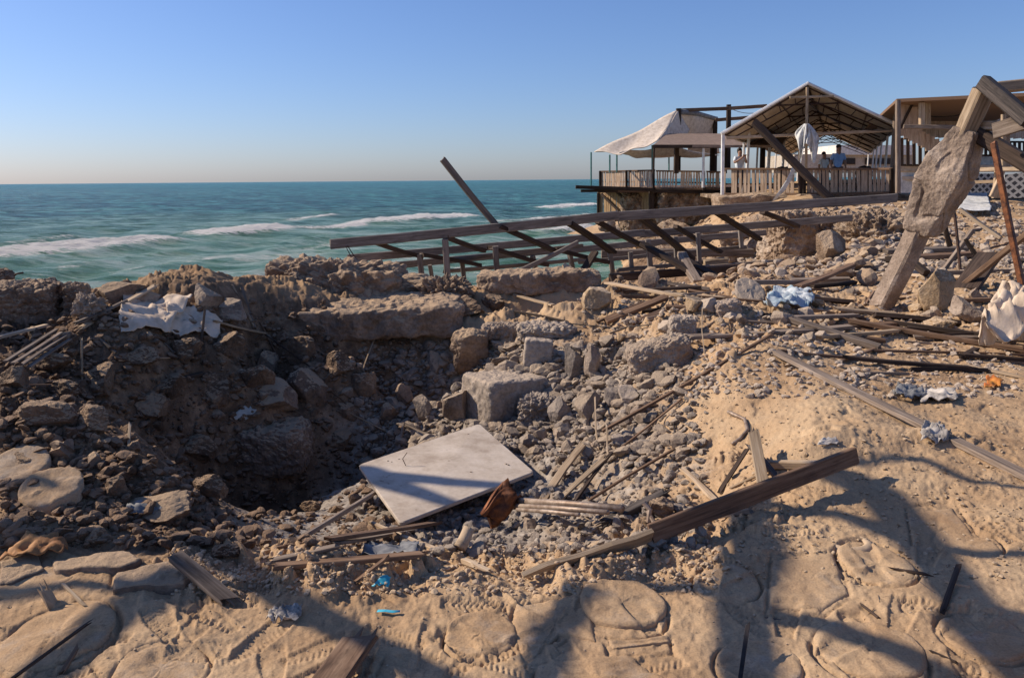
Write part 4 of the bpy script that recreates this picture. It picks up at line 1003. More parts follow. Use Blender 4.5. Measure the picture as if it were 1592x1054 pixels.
for a, b_, wd, ht, lb, mt, za, zb in PL:
    plank(a, b_, wd, ht, lb, mt, za=za, zb=zb, name='wooden_plank' if wd > .03 else ('metal_rod' if mt in ('rebar', 'dark_metal') else 'wooden_stick'), cat='plank' if wd > .03 else 'stick', warp=.012 if wd < .06 else .02)
# slatted board at left: four parallel laths on one batten
root = thing('slatted_panel', 'fan of grey parallel laths lying on the left slope', 'panel', hit(60, 560))
for i in range(4):
    g = G(); g.beam(hit(8 + i * 12, 562 + i * 3, .05), hit(88 + i * 7, 512 + i * 5, .06), .03, .012, warp=.004); build(g, 'lath', 'wood_grey', root)
# bottom edge plank
root = hit(520, 1030)
plank((500, 1075), (560, 992), .11, .03, 'weathered board cut off by the bottom edge left of centre', 'wood_brown', za=.05, zb=.05)
# random splinters and battens in the debris field
DZ = [(940, 440, 1340, 520, 46, 'weathered batten in the debris below the collapsed frame', 'battens in the right crest debris', .25, .9),
      (1150, 335, 1592, 440, 34, 'weathered batten on the bank', 'battens on the bank below the terrace', .4, 1.5),
      (1300, 470, 1592, 590, 30, 'weathered batten on the right sand', 'battens on the right sand', .2, .8),
      (860, 700, 1200, 830, 24, 'small splinter on the grey slope', 'splinters on the grey slope', .06, .25),
      (420, 820, 860, 880, 14, 'small splinter on the crater floor', 'splinters on the crater floor', .06, .2),
      (0, 500, 450, 600, 14, 'small stick on the left slope', 'sticks on the left slope', .1, .4),
      (1180, 880, 1592, 1040, 12, 'tiny twig on the foreground sand', 'twigs on the foreground sand', .03, .09)]
for x0, y0, x1, y1, n, lb, gp, l0, l1 in DZ:
    for i in range(n):
        p = hit(rnd.uniform(x0, x1), rnd.uniform(y0, y1)); L = rnd.uniform(l0, l1); a = rnd.gauss(0.1, .5) if x0 > 800 and y0 < 600 else rnd.uniform(0, 3.1)
        q = Vector((p.x + math.cos(a) * L, p.y + math.sin(a) * L, 0)); wd = rnd.choice((.25, .45, .9)) * L * .12
        q.z = float(gz(q.x, q.y)) + wd * .3 + rnd.random() * .05 * L; p.z += wd * .4
        g = G(); g.beam(p, q, wd, min(wd, .02 + wd * .3), rnd.uniform(-.5, .5), .01 * L, 4, .01, i)
        wm = rnd.choice(['wood_grey', 'wood_tan', 'wood_brown', 'wood_dark', 'wood_grey'])
        lb = ('short ' if L < l0 + (l1 - l0) * .35 else 'mid-length ' if L < l0 + (l1 - l0) * .7 else 'long ') + ('narrow ' if wd < L * .08 else '') + CN[wm] + (' batten ' if l1 > .5 else ' splinter ') + where(p)
        build(g, 'debris_batten' if l1 > .5 else 'wood_splinter', wm, label=lb, cat='batten' if l1 > .5 else 'splinter', group=gp)

# ------------------------------------------------------------------ collapsed roof frame
root = thing('collapsed_roof_frame', 'large collapsed grey timber roof frame lying over the rim against the sea', 'roof frame', at(760, 420, 15))
def fb(nm, a, Ya, b_, Yb, wd, ht, mt='frame_wood', roll=0.0):
    g = G(); g.beam(at(*a, Ya), at(*b_, Yb), wd, ht, roll, .02, None, .02, int(a[0] * 3 + a[1])); return build(g, nm, mt, root)
fb('purlin', (513, 380), 13.0, (960, 335), 14.2, .10, .155)
fb('purlin', (955, 337), 14.2, (1393, 308), 15.6, .10, .165)
fb('purlin', (540, 402), 13.5, (1000, 362), 15.4, .08, .13)
fb('purlin', (996, 364), 15.4, (1323, 339), 16.8, .08, .14)
fb('purlin', (575, 417), 14.0, (880, 388), 15.6, .07, .12)
fb('purlin', (878, 390), 15.6, (1190, 362), 17.2, .07, .12)
fb('purlin', (690, 422), 14.4, (920, 402), 15.6, .05, .07)
for a, Ya, b_, Yb, wd in (((585, 378), 13.3, (655, 399), 13.7, .2), ((655, 396), 13.6, (745, 412), 14.1, .2), ((692, 368), 13.5, (752, 390), 13.9, .2), ((762, 385), 13.8, (850, 412), 14.4, .18),
                       ((775, 352), 13.7, (862, 390), 14.3, .2), ((862, 388), 14.2, (945, 408), 14.8, .18), ((885, 347), 14.0, (952, 392), 14.6, .2), ((995, 338), 14.4, (1075, 402), 15.0, .2), ((1000, 380), 14.2, (1110, 440), 13.2, .2), ((1060, 400), 14.6, (1150, 450), 13.2, .18)):
    fb('rafter', a, Ya, b_, Yb, wd, .07, 'wood_dark')
for x, ya, yb, Y, wd in ((652, 395, 440, 13.6, .09), (668, 412, 440, 14.2, .07), (692, 372, 442, 13.4, .10), (718, 405, 442, 14.1, .08), (770, 383, 440, 13.7, .10), (828, 398, 420, 14.6, .08), (885, 392, 418, 14.8, .08), (948, 392, 430, 14.9, .09), (1007, 372, 430, 14.4, .09)):
    g = G(); g.beam(at(x, ya, Y), at(x + 5, yb, Y + .05), wd, wd, 0, .005, 4, 0, x); build(g, 'post', 'frame_wood', root)
for a, Ya, b_, Yb, wd in (((1110, 328), 14.8, (1180, 372), 15.4, .16), ((1185, 330), 15.6, (1240, 352), 16.2, .14), ((930, 345), 14.2, (1010, 388), 14.8, .16), ((1050, 352), 15.2, (1120, 392), 15.6, .14)):
    fb('rafter', a, Ya, b_, Yb, wd, .07, 'wood_dark')
for a, Ya, b_, Yb in (((900, 408), 14.9, (1160, 384), 16.5), ((960, 420), 14.4, (1130, 404), 15.5), ((700, 405), 14.0, (905, 382), 15.2)):
    fb('batten', a, Ya, b_, Yb, .06, .07)
for x, ya, yb, Y in ((1050, 368, 420, 15.0), (1085, 362, 415, 15.2), (980, 392, 432, 14.6), (1150, 350, 385, 16.2)):
    g = G(); g.beam(at(x, ya, Y), at(x + 3, yb, Y), .08, .08); build(g, 'post', 'frame_wood', root)
fb('brace', (800, 425), 13.2, (898, 377), 13.6, .06, .07)
fb('brace', (900, 430), 14.0, (925, 392), 14.5, .14, .06, 'wood_dark')
fb('upright_rafter', (688, 248), 13.6, (773, 352), 13.9, .10, .10)
g = G(); g.tube([at(540, 382, 13), at(552, 400, 13), at(575, 428, 12.8), at(596, 442, 12.5)], .008, 6); g.tube([at(538, 384, 13), at(556, 420, 13), at(560, 440, 12.8)], .007, 6); build(g, 'hanging_wire', 'rebar', root)
# lower timbers lying behind the crest
for i, (a, Ya, b_, Yb, wd, ht, mt, lb) in enumerate((
  ((935, 395), 18, (1170, 393), 18, .2, .18, 'wood_grey', 'long squared timber lying on the shore rocks behind the frame'),
  ((950, 432), 13.4, (1150, 418), 15, .12, .14, 'wood_dark', 'dark beam lying behind the crest under the frame'),
  ((1090, 420), 14.5, (1250, 405), 16, .12, .16, 'wood_grey', 'grey beam end at the foot of the streaked cliff pillar'),
  ((1095, 412), 15, (1130, 408), 15, .2, .2, 'wood_tan', 'short sawn timber block behind the grey beam'),
  ((1060, 395), 14.2, (1085, 440), 13.0, .16, .10, 'wood_grey', 'short steep plank leaning on the dark beam'),
  ((1140, 436), 13.4, (1240, 438), 13.2, .14, .10, 'wood_grey', 'flat beam with a sawn end left of the tilted board'),
  ((1170, 431), 13.6, (1372, 428), 13.2, .05, .05, 'dark_metal', 'thin dark pipe reaching to the leaning column'))):
    g = G(); g.beam(at(*a, Ya), at(*b_, Yb), wd, ht, 0, .02, None, .01, i); build(g, 'wooden_beam' if i < 6 else 'metal_pipe', mt, label=lb, cat='beam' if i < 6 else 'pipe')
# pole propped diagonally before the terrace
g = G(); g.beam(at(1172, 190, 16), at(1297, 316, 15.4), .13, .13, .4, .01, None, .02, 9); build(g, 'wooden_pole', 'wood_dark', label='dark pole leaning diagonally in front of the gabled tent', cat='pole')

# ------------------------------------------------------------------ leaning column
b0 = hit(1362, 474); root = thing('leaning_column', 'leaning square column with a thick broken concrete casing, foot in the debris', 'column', b0)
T0, T1 = at(1362, 480, b0.y), at(1530, 140, 8.2)
def lerp(a, b_, t_): return a + (b_ - a) * t_
g = G(); g.beam(T0 - Vector((0, 0, .1)), at(1452, 310, lerp(T0, T1, .5).y), .20, .20, R(38), .01, 10, .01, 1); build(g, 'lower_shaft', 'wood_grey', root).data.materials[0] = MATS['plaster']
g = G(); g.beam(at(1492, 225, lerp(T0, T1, .74).y), T1, .17, .17, R(38), .0, 6, .01, 2); build(g, 'upper_shaft', 'wood_tan', root)
c0 = at(1432, 357, lerp(T0, T1, .36).y); c1 = at(1502, 208, lerp(T0, T1, .79).y); ax = (c1 - c0)
z_ = ax.normalized(); x_ = z_.cross(Vector((0, 1, 0))).normalized(); y_2 = z_.cross(x_)
ca, sa = math.cos(R(42)), math.sin(R(42)); x2, y2 = x_ * ca + y_2 * sa, y_2 * ca - x_ * sa
Mx = Matrix((x2, y2, z_)).transposed()
v, f = chunk_v(70, (.42, .42, ax.length * 1.08), 77, 18, .0, M=Mx)
q = v; tz = (v @ np.array(z_)) / (ax.length * .53); pr_f = 1 - .40 * np.abs(tz) ** 3 + .08 * np.sin(tz * 5 + 1)
ax0 = np.array(z_); v = np.outer(v @ ax0, ax0) + (v - np.outer(v @ ax0, ax0)) * pr_f[:, None]; q = v
d_ = .030 * fbm(q[:, 0] * 2.2, q[:, 1] * 2.2, q[:, 2] * 2.2, 2) + .012 * fbm(q[:, 0] * 7, q[:, 1] * 7, q[:, 2] * 7, 3, .5) + .006 * fbm(q[:, 0] * 22, q[:, 1] * 22, q[:, 2] * 22, 2, .5) - .022 * sm(.75, .95, 1 - np.abs(noise3(q[:, 0] * 2.5, q[:, 1] * 2.5, q[:, 2] * 2.5 + 4)) * 4)
ax_d = np.array(z_); rad_ = v - np.outer(v @ ax_d, ax_d); v = v + rad_ / np.maximum(np.linalg.norm(rad_, axis=1), .05)[:, None] * d_[:, None]
put(v, (c0 + c1) / 2, f, 'concrete_casing', 'plaster', root)
g = G()
for pts_ in ([(1455, 352), (1462, 385), (1470, 410), (1478, 382)], ):
    pass
g.tube([at(1468, 345, 8.7), at(1472, 365, 8.7), at(1477, 383, 8.7)], .022, 6, .03); build(g, 'dangling_strip', 'wood_dark', root)
# timbers at the head of the column, on the right
RB = [
 ((1528, 128), 8.1, (1600, 188), 7.6, .13, .13, 'wood_char', 'charred beam crossing the head of the leaning column'),
 ((1548, 137), 8.4, (1640, 126), 8.4, .11, .11, 'wood_tan', 'horizontal pale beam at the top right corner'),
 ((1516, 196), 8.35, (1560, 196), 8.1, .09, .09, 'wood_tan', 'short pale beam stub beside the column casing'),
 ((1546, 204), 7.9, (1640, 172), 7.4, .035, .15, 'wood_grey', 'wide grey board nailed across at the right edge'),
 ((1518, 208), 8.3, (1640, 282), 7.6, .16, .14, 'wood_dark', 'heavy dark beam descending to the right from the casing'),
 ((1545, 222), 7.7, (1592, 460), 7.3, .05, .05, 'rust', 'thin rusty pole standing at the right edge'),
 ((1488, 452), 9.6, (1640, 330), 8.9, .10, .06, 'wood_brown', 'long tan board rising to the right edge from the boulders'),
 ((1405, 398), 11.0, (1440, 425), 10.5, .09, .09, 'wood_dark', 'short bent dark beam behind the column'),
 ((1378, 404), 11.2, (1408, 400), 11.0, .1, .09, 'wood_dark', 'horizontal dark beam stub behind the column'),
 ((1463, 425), 11.0, (1512, 358), 11.0, .08, .05, 'wood_grey', 'grey narrow board standing crosswise behind the boulders'),
 ((1500, 372), 11.0, (1525, 408), 10.9, .10, .05, 'wood_dark', 'dark short board crossing the grey narrow one'),
 ((1482, 318), 10.6, (1493, 420), 10.4, .03, .03, 'rebar', 'thin dark rod standing behind the column'),
 ((1492, 325), 12.5, (1556, 370), 12.0, .12, .05, 'wood_tan', 'bright tan board on the bank behind the column'),
 ((1500, 450), 9.4, (1540, 395), 10.0, .30, .05, 'wood_dark', 'dark wide panel behind the long tan board'),
 ((1530, 470), 9.0, (1575, 476), 9.0, .06, .05, 'wood_tan', 'tan batten lying behind the dark boulder'),
 ((1400, 262), 12.0, (1392, 300), 12.0, .0, .0, '', ''),
]
for a, Ya, b_, Yb, wd, ht, mt, lb in RB:
    if not mt: continue
    g = G(); g.beam(at(*a, Ya), at(*b_, Yb), wd, ht, .1, .01, None, .012, a[0]); build(g, 'wooden_beam' if mt not in ('rust', 'rebar') else 'metal_rod', mt, label=lb, cat='beam' if mt not in ('rust', 'rebar') else 'rod')

# ------------------------------------------------------------------ cloth and litter
def sheet(pxs, nu_, nv_, amp, seed, name, mat, label, cat, lift=.05, freq=5, th=.004, drape=1.0):
    """crumpled sheet over four picture corners laid on the ground"""
    c4 = [hit(*q, lift) for q in pxs]; r = np.random.RandomState(seed); o = r.uniform(0, 40, 3); V = []
    for j in range(nv_ + 1):
        for i in range(nu_ + 1):
            a, b_ = i / nu_, j / nv_
            p = c4[0].lerp(c4[1], a).lerp(c4[3].lerp(c4[2], a), b_); V.append(p[:])
    V = np.array(V); L = (c4[1] - c4[0]).length
    s = freq / max(L, .1)
    X_, Y_ = V[:, 0] * s, V[:, 1] * s
    e = fbm(X_ * .5 + o[1], Y_ * .5 + o[2], o[0], 2)
    d = .5 * fbm(X_ * .45 + o[0], Y_ * .45 + o[1], o[2], 2) + .38 * (1 - 2.4 * np.abs(noise3(X_ * .8 + .5 * e, Y_ * .8 + o[0], 3.3))) + .13 * (1 - 2 * np.abs(noise3(X_ * 2.1, Y_ * 2.1, o[1])))
    V[:, 0] += e * amp * .5; V[:, 1] += d * amp * .3
    gl = gz(V[:, 0], V[:, 1]); V[:, 2] = np.maximum(gl + .012, V[:, 2] * .5 + gl * .5 + np.maximum(0, d + .25) * amp)
    o_ = mesh_obj(name, V, [tuple(x) for x in grid_faces(nu_ + 1, nv_ + 1).tolist()], mat, None, V.mean(0), smooth=True, label=label, cat=cat)
    md = o_.modifiers.new('solid', 'SOLIDIFY'); md.thickness = th; return o_
sheet([(188, 510), (192, 462), (300, 458), (262, 516)], 40, 24, .10, 1, 'fabric_sheet', 'cloth_cream', 'crumpled cream fabric sheet on the left rim', 'cloth', .08, 4)
sheet([(255, 512), (262, 472), (345, 500), (335, 522)], 36, 20, .08, 2, 'fabric_sheet', 'cloth_cream', 'trailing end of cream fabric with a stick standing before it', 'cloth', .06, 4)
sheet([(1190, 474), (1198, 448), (1258, 450), (1266, 474)], 40, 26, .12, 3, 'plastic_bag', 'cloth_blue', 'crumpled pale blue plastic bag among the boards', 'bag', .06, 9)
sheet([(1532, 524), (1548, 482), (1660, 474), (1660, 530)], 60, 44, .42, 4, 'tarpaulin', 'cloth_cream', 'stiff crumpled cream tarpaulin at the right edge', 'tarpaulin', .22, 8)
sheet([(1488, 330), (1490, 296), (1530, 296), (1542, 328)], 40, 26, .22, 5, 'fabric_bundle', 'cloth_white', 'crumpled white and grey fabric on the bank below the fence', 'cloth', .15, 8)
sheet([(360, 645), (378, 626), (398, 632), (382, 652)], 14, 12, .03, 6, 'clear_plastic', 'pale_plastic', 'small clear plastic piece shining on the dark slope', 'plastic', .05, 4, .002)
sheet([(578, 914), (590, 900), (610, 902), (604, 914)], 14, 10, .02, 7, 'blue_wrapper', 'teal_plastic', 'crumpled bright blue wrapper on the sand below the batten', 'wrapper', .01, 6, .001)
sheet([(586, 952), (588, 948), (622, 949), (622, 952)], 14, 3, .004, 8, 'blue_strip', 'teal_plastic', 'thin blue plastic strip on the sand', 'plastic', .01, 6, .001)
sheet([(412, 965), (425, 950), (468, 944), (462, 965)], 26, 16, .035, 9, 'plastic_scrap', 'cloth_dust', 'dirty pale plastic scrap on the shaded sand at lower left', 'plastic', .015, 8, .001)
sheet([(190, 790), (215, 776), (278, 778), (262, 796)], 24, 10, .03, 10, 'plastic_scrap', 'cloth_grey', 'torn grey plastic scrap on the ragged masonry', 'plastic', .04, 6, .002)
sheet([(560, 860), (568, 846), (650, 846), (652, 862)], 26, 12, .04, 11, 'plastic_bottle', 'cloth_grey', 'flattened dusty bottle in front of the tabletop', 'bottle', .02, 5, .002)
sheet([(1530, 602), (1535, 588), (1560, 592), (1556, 602)], 14, 10, .04, 12, 'paper_scrap', 'orange_paper', 'orange and red paper scrap on the right sand', 'paper', .02, 6, .001)
sheet([(1390, 618), (1394, 600), (1430, 604), (1440, 620)], 24, 12, .06, 13, 'rubbish_heap', 'cloth_grey', 'little heap of grey rubbish on the right sand', 'rubbish', .02, 7, .002)
sheet([(1432, 624), (1436, 604), (1486, 612), (1490, 626)], 24, 12, .05, 14, 'rubbish_heap', 'cloth_dust', 'scattered white and black rubbish right of the grey heap', 'rubbish', .015, 9, .002)
sheet([(1432, 690), (1436, 664), (1462, 660), (1474, 686)], 20, 14, .05, 15, 'fabric_scrap', 'cloth_dust', 'small white rag beside the long grey beam', 'cloth', .02, 6, .002)
sheet([(1270, 694), (1275, 684), (1302, 680), (1304, 690)], 16, 8, .02, 16, 'fabric_scrap', 'cloth_dust', 'white flake on the sand above the head of the long plank', 'cloth', .01, 6, .001)
# orange sheets at left
g = G()
def thin_poly(pts3, th_, name, mat, label, cat):
    g_ = G(); n = len(pts3); nn = (pts3[1] - pts3[0]).cross(pts3[2] - pts3[1]).normalized() * th_
    g_.add([p for p in pts3] + [p - nn for p in pts3], [tuple(range(n)), tuple(reversed(range(n, 2 * n)))] + [(i, n + i, n + (i + 1) % n, (i + 1) % n) for i in range(n)])
    return build(g_, name, mat, label=label, cat=cat)
hb = hit(130, 855)
thin_poly([at(102, 858, hb.y + .02), at(138, 806, hb.y + .35), at(185, 832, hb.y + .28), at(180, 855, hb.y + .1), at(150, 864, hb.y)], .006, 'bent_panel', 'cloth_orange', 'bent orange plastic panel half buried at lower left', 'plastic')
hb = hit(60, 865)
sheet([(0, 868), (45, 832), (95, 820), (100, 862)], 24, 18, .05, 17, 'orange_sheet', 'cloth_orange', 'curved orange sheet with a hole at the left edge', 'sheet', .05, 3, .004)
# cup
cp = hit(722, 852, .02); g = G(); g.tube([cp + Vector((-.02, -.02, .01)), cp + Vector((.0, .02, .035)), cp + Vector((.02, .05, .075))], .030, 16, .026); build(g, 'cup', 'paver', smooth=True, label='dusty cylindrical cup tipped over beside the batten end', cat='cup')
# rusty folded can and thin pipes under the board
root = thing('rusty_bucket', 'crumpled rusty brown metal bucket under the right side of the tabletop', 'bucket', hit(785, 815))
yb_ = hit(782, 800, .10).y; a0 = at(745, 782, yb_); a1 = at(812, 782, yb_)
g = G(); n = 44; vs = []
for k in range(6):
    for i in range(n):
        an = 2 * math.pi * i / n; rr = .085 * (1 + .16 * math.sin(5 * an + k * .5) + .10 * math.sin(11 * an + k * .3)) * (1 - .06 * k)
        vs.append(lerp(a0, a1, .5) + Vector((math.cos(an) * rr, math.sin(an) * rr * .6, .09 - k * .045)))
cb = sum(vs, Vector()) / len(vs); Mb = Matrix.Rotation(.5, 3, 'Z') @ Matrix.Rotation(R(62), 3, 'Y')
vs = [cb + Mb @ (v - cb) + Vector((0, .14, -.05)) + Vector((0, 1, .6)) * .03 * math.sin(v.x * 40 + v.z * 25) for v in vs]
fs = [(k * n + i, (k + 1) * n + i, (k + 1) * n + (i + 1) % n, k * n + (i + 1) % n) for k in range(5) for i in range(n)] + [tuple(range(5 * n, 6 * n))]
o_ = mesh_obj('crumpled_wall', vs, fs, 'rust', root, smooth=True); o_.modifiers.new('s', 'SOLIDIFY').thickness = .004
pl_ = hit(800, 780, .13).y; pr_ = hit(968, 792, .06).y
for i, (a, Ya, b_, Yb, r_) in enumerate((((800, 778), pl_, (968, 790), pr_, .019), ((802, 786), pl_ - .05, (945, 796), pr_ - .05, .014), ((804, 792), pl_ - .1, (900, 800), pr_ - .05, .011))):
    g = G(); g.tube([at(*a, Ya), lerp(at(*a, Ya), at(*b_, Yb), .5) + Vector((0, 0, .004)), at(*b_, Yb)], r_, 10); build(g, 'metal_pipe', 'pipe', smooth=True, label=('thickest', 'middle', 'thinnest')[i] + ' of three dusty pipes reaching right from under the tabletop', cat='pipe')
# dark charred thing and bolt right of the pipes
plank((940, 812), (1030, 768), .06, .03, 'charred board beside the pipe ends', 'wood_char', za=.03, zb=.08)
rock_at(1025, 792, 50, 34, 'charred_lump', 'concrete_dark', 'dark charred lump of debris at the middle of the long plank', 'debris', seed=92, rough=.15)
g = G(); q = hit(1008, 812, .02); g.tube([q, q + Vector((.01, .02, .06)), q + Vector((-.02, .04, .09))], .014, 8); g.tube([q + Vector((.03, -.03, 0)), q + Vector((.0, .03, .05))], .012, 8); build(g, 'metal_bracket', 'pipe', label='small pale metal bracket on the charred debris', cat='bracket')
# rebar on the left rim
for i, (P3, lb) in enumerate(((((10, 440), (25, 426), (36, 424)), 'short bent rebar hook at the far left'), (((52, 448), (60, 442), (78, 448), (90, 465)), 'curved rebar sticking out of the dark block'), (((58, 440), (75, 446), (88, 452), (94, 470)), 'second curved rebar beside the first'), (((40, 438), (50, 440), (66, 462)), 'thin wire loop on the dark block'))):
    g = G(); g.tube([at(*q, 8.3) for q in P3], .010, 7); build(g, 'rebar', 'rebar', smooth=True, label=lb, cat='rebar')
g = G(); g.tube([at(242, 462, 8.4), at(246, 440, 8.4)], .008, 6); build(g, 'metal_rod', 'rebar', label='thin rod standing at the top of the crossed laths', cat='rod')
g = G(); g.tube([at(146, 470, 8.1), at(168, 472, 8.1)], .012, 8); build(g, 'metal_rod', 'paint_white', label='short white rod on the left rim', cat='rod')
# cables
def cable(P3, r_, lb, mat='rebar', z_l=.015):
    g_ = G(); q = [hit(*p_, z_l) for p_ in P3]; out = []
    for i in range(len(q) - 1):
        for k in range(6): out.append(lerp(q[i], q[i + 1], k / 6))
    out.append(q[-1]); g_.tube(out, r_, 6); build(g_, 'cable', mat, smooth=True, label=lb, cat='cable')
cable([(490, 590), (530, 620), (560, 650), (600, 672)], .006, 'thin brown cable trailing down the shaded slope', 'wood_brown')
cable([(1132, 640), (1158, 652), (1162, 668), (1150, 682), (1138, 690)], .012, 'short curled rope end on the sand above the long plank', 'pipe')
cable([(1075, 625), (1048, 660), (1052, 700)], .006, 'dark wire on the pale slope', 'dark_metal')
cable([(850, 500), (960, 510), (1060, 500)], .006, 'thin wire across the crest', 'dark_metal')

# ------------------------------------------------------------------ terrace
YF = 27.5                                       # front rail of the tent terrace
def wall_poly(name, mat, parent, pts3, th_=.1, back=Vector((0, 1, 0))):
    g_ = G(); n = len(pts3)
    g_.add([p for p in pts3] + [p + back * th_ for p in pts3], [tuple(range(n)), tuple(reversed(range(n, 2 * n)))] + [(i, n + i, n + (i + 1) % n, (i + 1) % n) for i in range(n)],
           [[(p.x, p.z) for p in pts3], [(p.x, p.z) for p in reversed(pts3)]] + [[(0, 0)] * 4] * n)
    return build(g_, name, mat, parent)
def vbox(g_, p, q, w_, d=None): return g_.beam(p, q, w_, d or w_, 0, .01, 3, 0, int(p.x * 100))
base = at(1250, 303, YF)
ter = thing('terrace', 'raised stone and timber terrace over the shore carrying the tents', 'terrace', (base.x, base.y, base.z))
# decks
pA, pB = at(1122, 301, YF), at(1400, 299, YF)
g = G(); g.add([(pA.x + .6, 30, .93), (pB.x + 14, 22.5, .93), (pB.x + 26, 60, .93), (pA.x + 4, 60, .93), (pA.x + .6, 30, .80), (pB.x + 14, 22.5, .80), (pB.x + 26, 60, .80), (pA.x + 4, 60, .80)], [(0, 1, 2, 3), (7, 6, 5, 4), (0, 4, 5, 1), (1, 5, 6, 2), (2, 6, 7, 3), (3, 7, 4, 0)])
build(g, 'deck', 'cliff', ter)
YL = 37.0; lA, lB = at(930, 293, YL), at(1125, 295, YL)
g = G(); g.add([(lA.x, YL, lA.z), (lB.x + 3, YL, lA.z), (lB.x + 6, 50, lA.z), (lA.x + 3, 50, lA.z), (lA.x, YL, lA.z - .2), (lB.x + 3, YL, lA.z - .2), (lB.x + 6, 50, lA.z - .2), (lA.x + 3, 50, lA.z - .2)], [(0, 1, 2, 3), (7, 6, 5, 4), (0, 4, 5, 1), (1, 5, 6, 2), (2, 6, 7, 3), (3, 7, 4, 0)])
build(g, 'deck', 'wood_brown', ter)
g = G(); g.beam(at(895, 291, YL - .6), at(1015, 295, YL - .6), .3, .16); g.beam(at(903, 297, YL - .4), at(960, 297, YL - .4), .3, .12); g.beam(at(1010, 297, YL - .5), at(1122, 299, YL - .5), .3, .16)
build(g, 'edge_beam', 'wood_dark', ter)
# foundation walls
def clump(px, py, wpx, hpx, Y, dp, seed, mat='cliff', k=6, rough=.08, nm='stone_wall'):
    v_, f_ = chunk_v(34, (wpx / F * Y, dp, hpx / F * Y), seed, k, rough); put(v_, at(px, py, Y), f_, nm, mat, ter)
clump(1000, 330, 70, 62, 38.5, 2, 301); clump(1060, 322, 80, 52, 37.5, 1.6, 302); clump(1100, 345, 110, 60, 38.5, 3, 303); clump(1140, 322, 60, 46, 37.8, 1.5, 304)
clump(1185, 325, 70, 44, 31, 2, 305); clump(1260, 313, 290, 22, 28.4, 1.6, 306, 'cliff', 8, .1); clump(1175, 345, 70, 36, 32, 2, 307, 'concrete_dark')
# reed cladding under the left deck
g = G(); x0 = 929
rr = random.Random(5)
while x0 < 1014:
    w_ = rr.uniform(3, 5); Yq = 39.6 - (x0 - 929) / 85 * 2.6; g.beam(at(x0 + w_ / 2, 297, Yq + rr.uniform(-.02, .02)), at(x0 + w_ / 2 + rr.uniform(-.8, .8), rr.uniform(334, 340), Yq), w_ / F * YL * 1.15, .04, R(-50), n8=False, seg=1, seed=int(x0)); x0 += w_
build(g, 'reed_cladding', 'reed', ter)
g = G(); g.beam(at(930, 300, 39.5), at(930, 335, 39.5), .12, .12); g.beam(at(974, 298, 38.1), at(974, 330, 38.1), .12, .12); g.beam(at(935, 302, 39.2), at(962, 328, 38.4), .1, .1); g.beam(at(958, 298, 38.4), at(974, 312, 38.0), .1, .1); g.beam(at(1013, 296, YL - .1), at(1013, 330, YL - .1), .25, .2)
build(g, 'timber_bracing', 'wood_dark', ter)
# railings
def railing(x0, x1, ty0, ty1, by0, by1, Ya, Yb, step, wpx, label, posts, mat='slat', jit=.6):
    def at(px, py, dY, _a=globals()['at']):
        return _a(px, py, 1 / (1 / Ya + (1 / Yb - 1 / Ya) * (px - x0) / (x1 - x0)) + dY)
    Y = 0; ax_ = (at(x1, by1, 0) - at(x0, by0, 0)); rl = 0
    a = at(x0, by0, 0); root_ = thing('slat_railing', label, 'railing', a)
    g_ = G(); r_ = random.Random(int(x0)); x = x0 + 1
    while x < x1 - wpx:
        t_ = (x - x0) / (x1 - x0); w2 = wpx * r_.uniform(.7, 1.1)
        if r_.random() > .03: g_.beam(at(x + w2 / 2 + r_.uniform(-jit, jit), ty0 + (ty1 - ty0) * t_ + r_.uniform(.3, 1.5), Y), at(x + w2 / 2 + r_.uniform(-jit, jit), by0 + (by1 - by0) * t_ - 1, Y + r_.uniform(0, .02)), w2 / F * Ya, .03, math.atan2(ax_.y, ax_.x) + r_.uniform(-.1, .1), n8=False, seg=1, seed=int(x * 10))
        x += step * r_.uniform(.85, 1.15)
    build(g_, 'slats', mat, root_)
    g_ = G(); g_.beam(at(x0, ty0, Y - .06), at(x1, ty1, Y - .06), .06, .07); build(g_, 'top_rail', 'wood_brown', root_)
    g_ = G(); g_.beam(at(x0, by0, Y - .06), at(x1, by1, Y - .06), .06, .08); build(g_, 'bottom_rail', 'wood_brown', root_)
    g_ = G(); g_.beam(at(x0, (ty0 + by0) / 2 + 4, Y + .05), at(x1, (ty1 + by1) / 2 + 4, Y + .05), .04, .06); build(g_, 'middle_rail', 'wood_dark', root_)
    for px in posts:
        t_ = (px - x0) / (x1 - x0); g_ = G(); g_.beam(at(px, ty0 + (ty1 - ty0) * t_ - 1, Y - .1), at(px, by0 + (by1 - by0) * t_ + 2, Y - .1), .11, .11); build(g_, 'post', 'wood_dark', root_)
railing(1123, 1245, 263, 263, 302, 302, 30, 28, 6.6, 5.0, 'pale slatted railing left of the hanging white cloth under the gabled tent', (1244,))
railing(1247, 1388, 263, 263, 302, 300, 28, 26, 6.4, 4.6, 'pale slatted railing right of the hanging white cloth under the gabled tent', (1250, 1386))
railing(932, 1018, 267, 265, 291, 293, 40, 37, 3.0, 2.9, 'close-set reed railing at the seaward corner of the terrace', (933, 974, 1016), jit=.2)
railing(1020, 1094, 266, 267, 293, 294, 36.9, 36.2, 4.0, 2.9, 'slatted railing of leaning laths below the brown flat canopy', (1094,), jit=1.0)
railing(1098, 1122, 267, 268, 293, 294, 36.2, 36, 4.0, 2.9, 'short piece of lath railing beside the white corner post', (), jit=1.0)

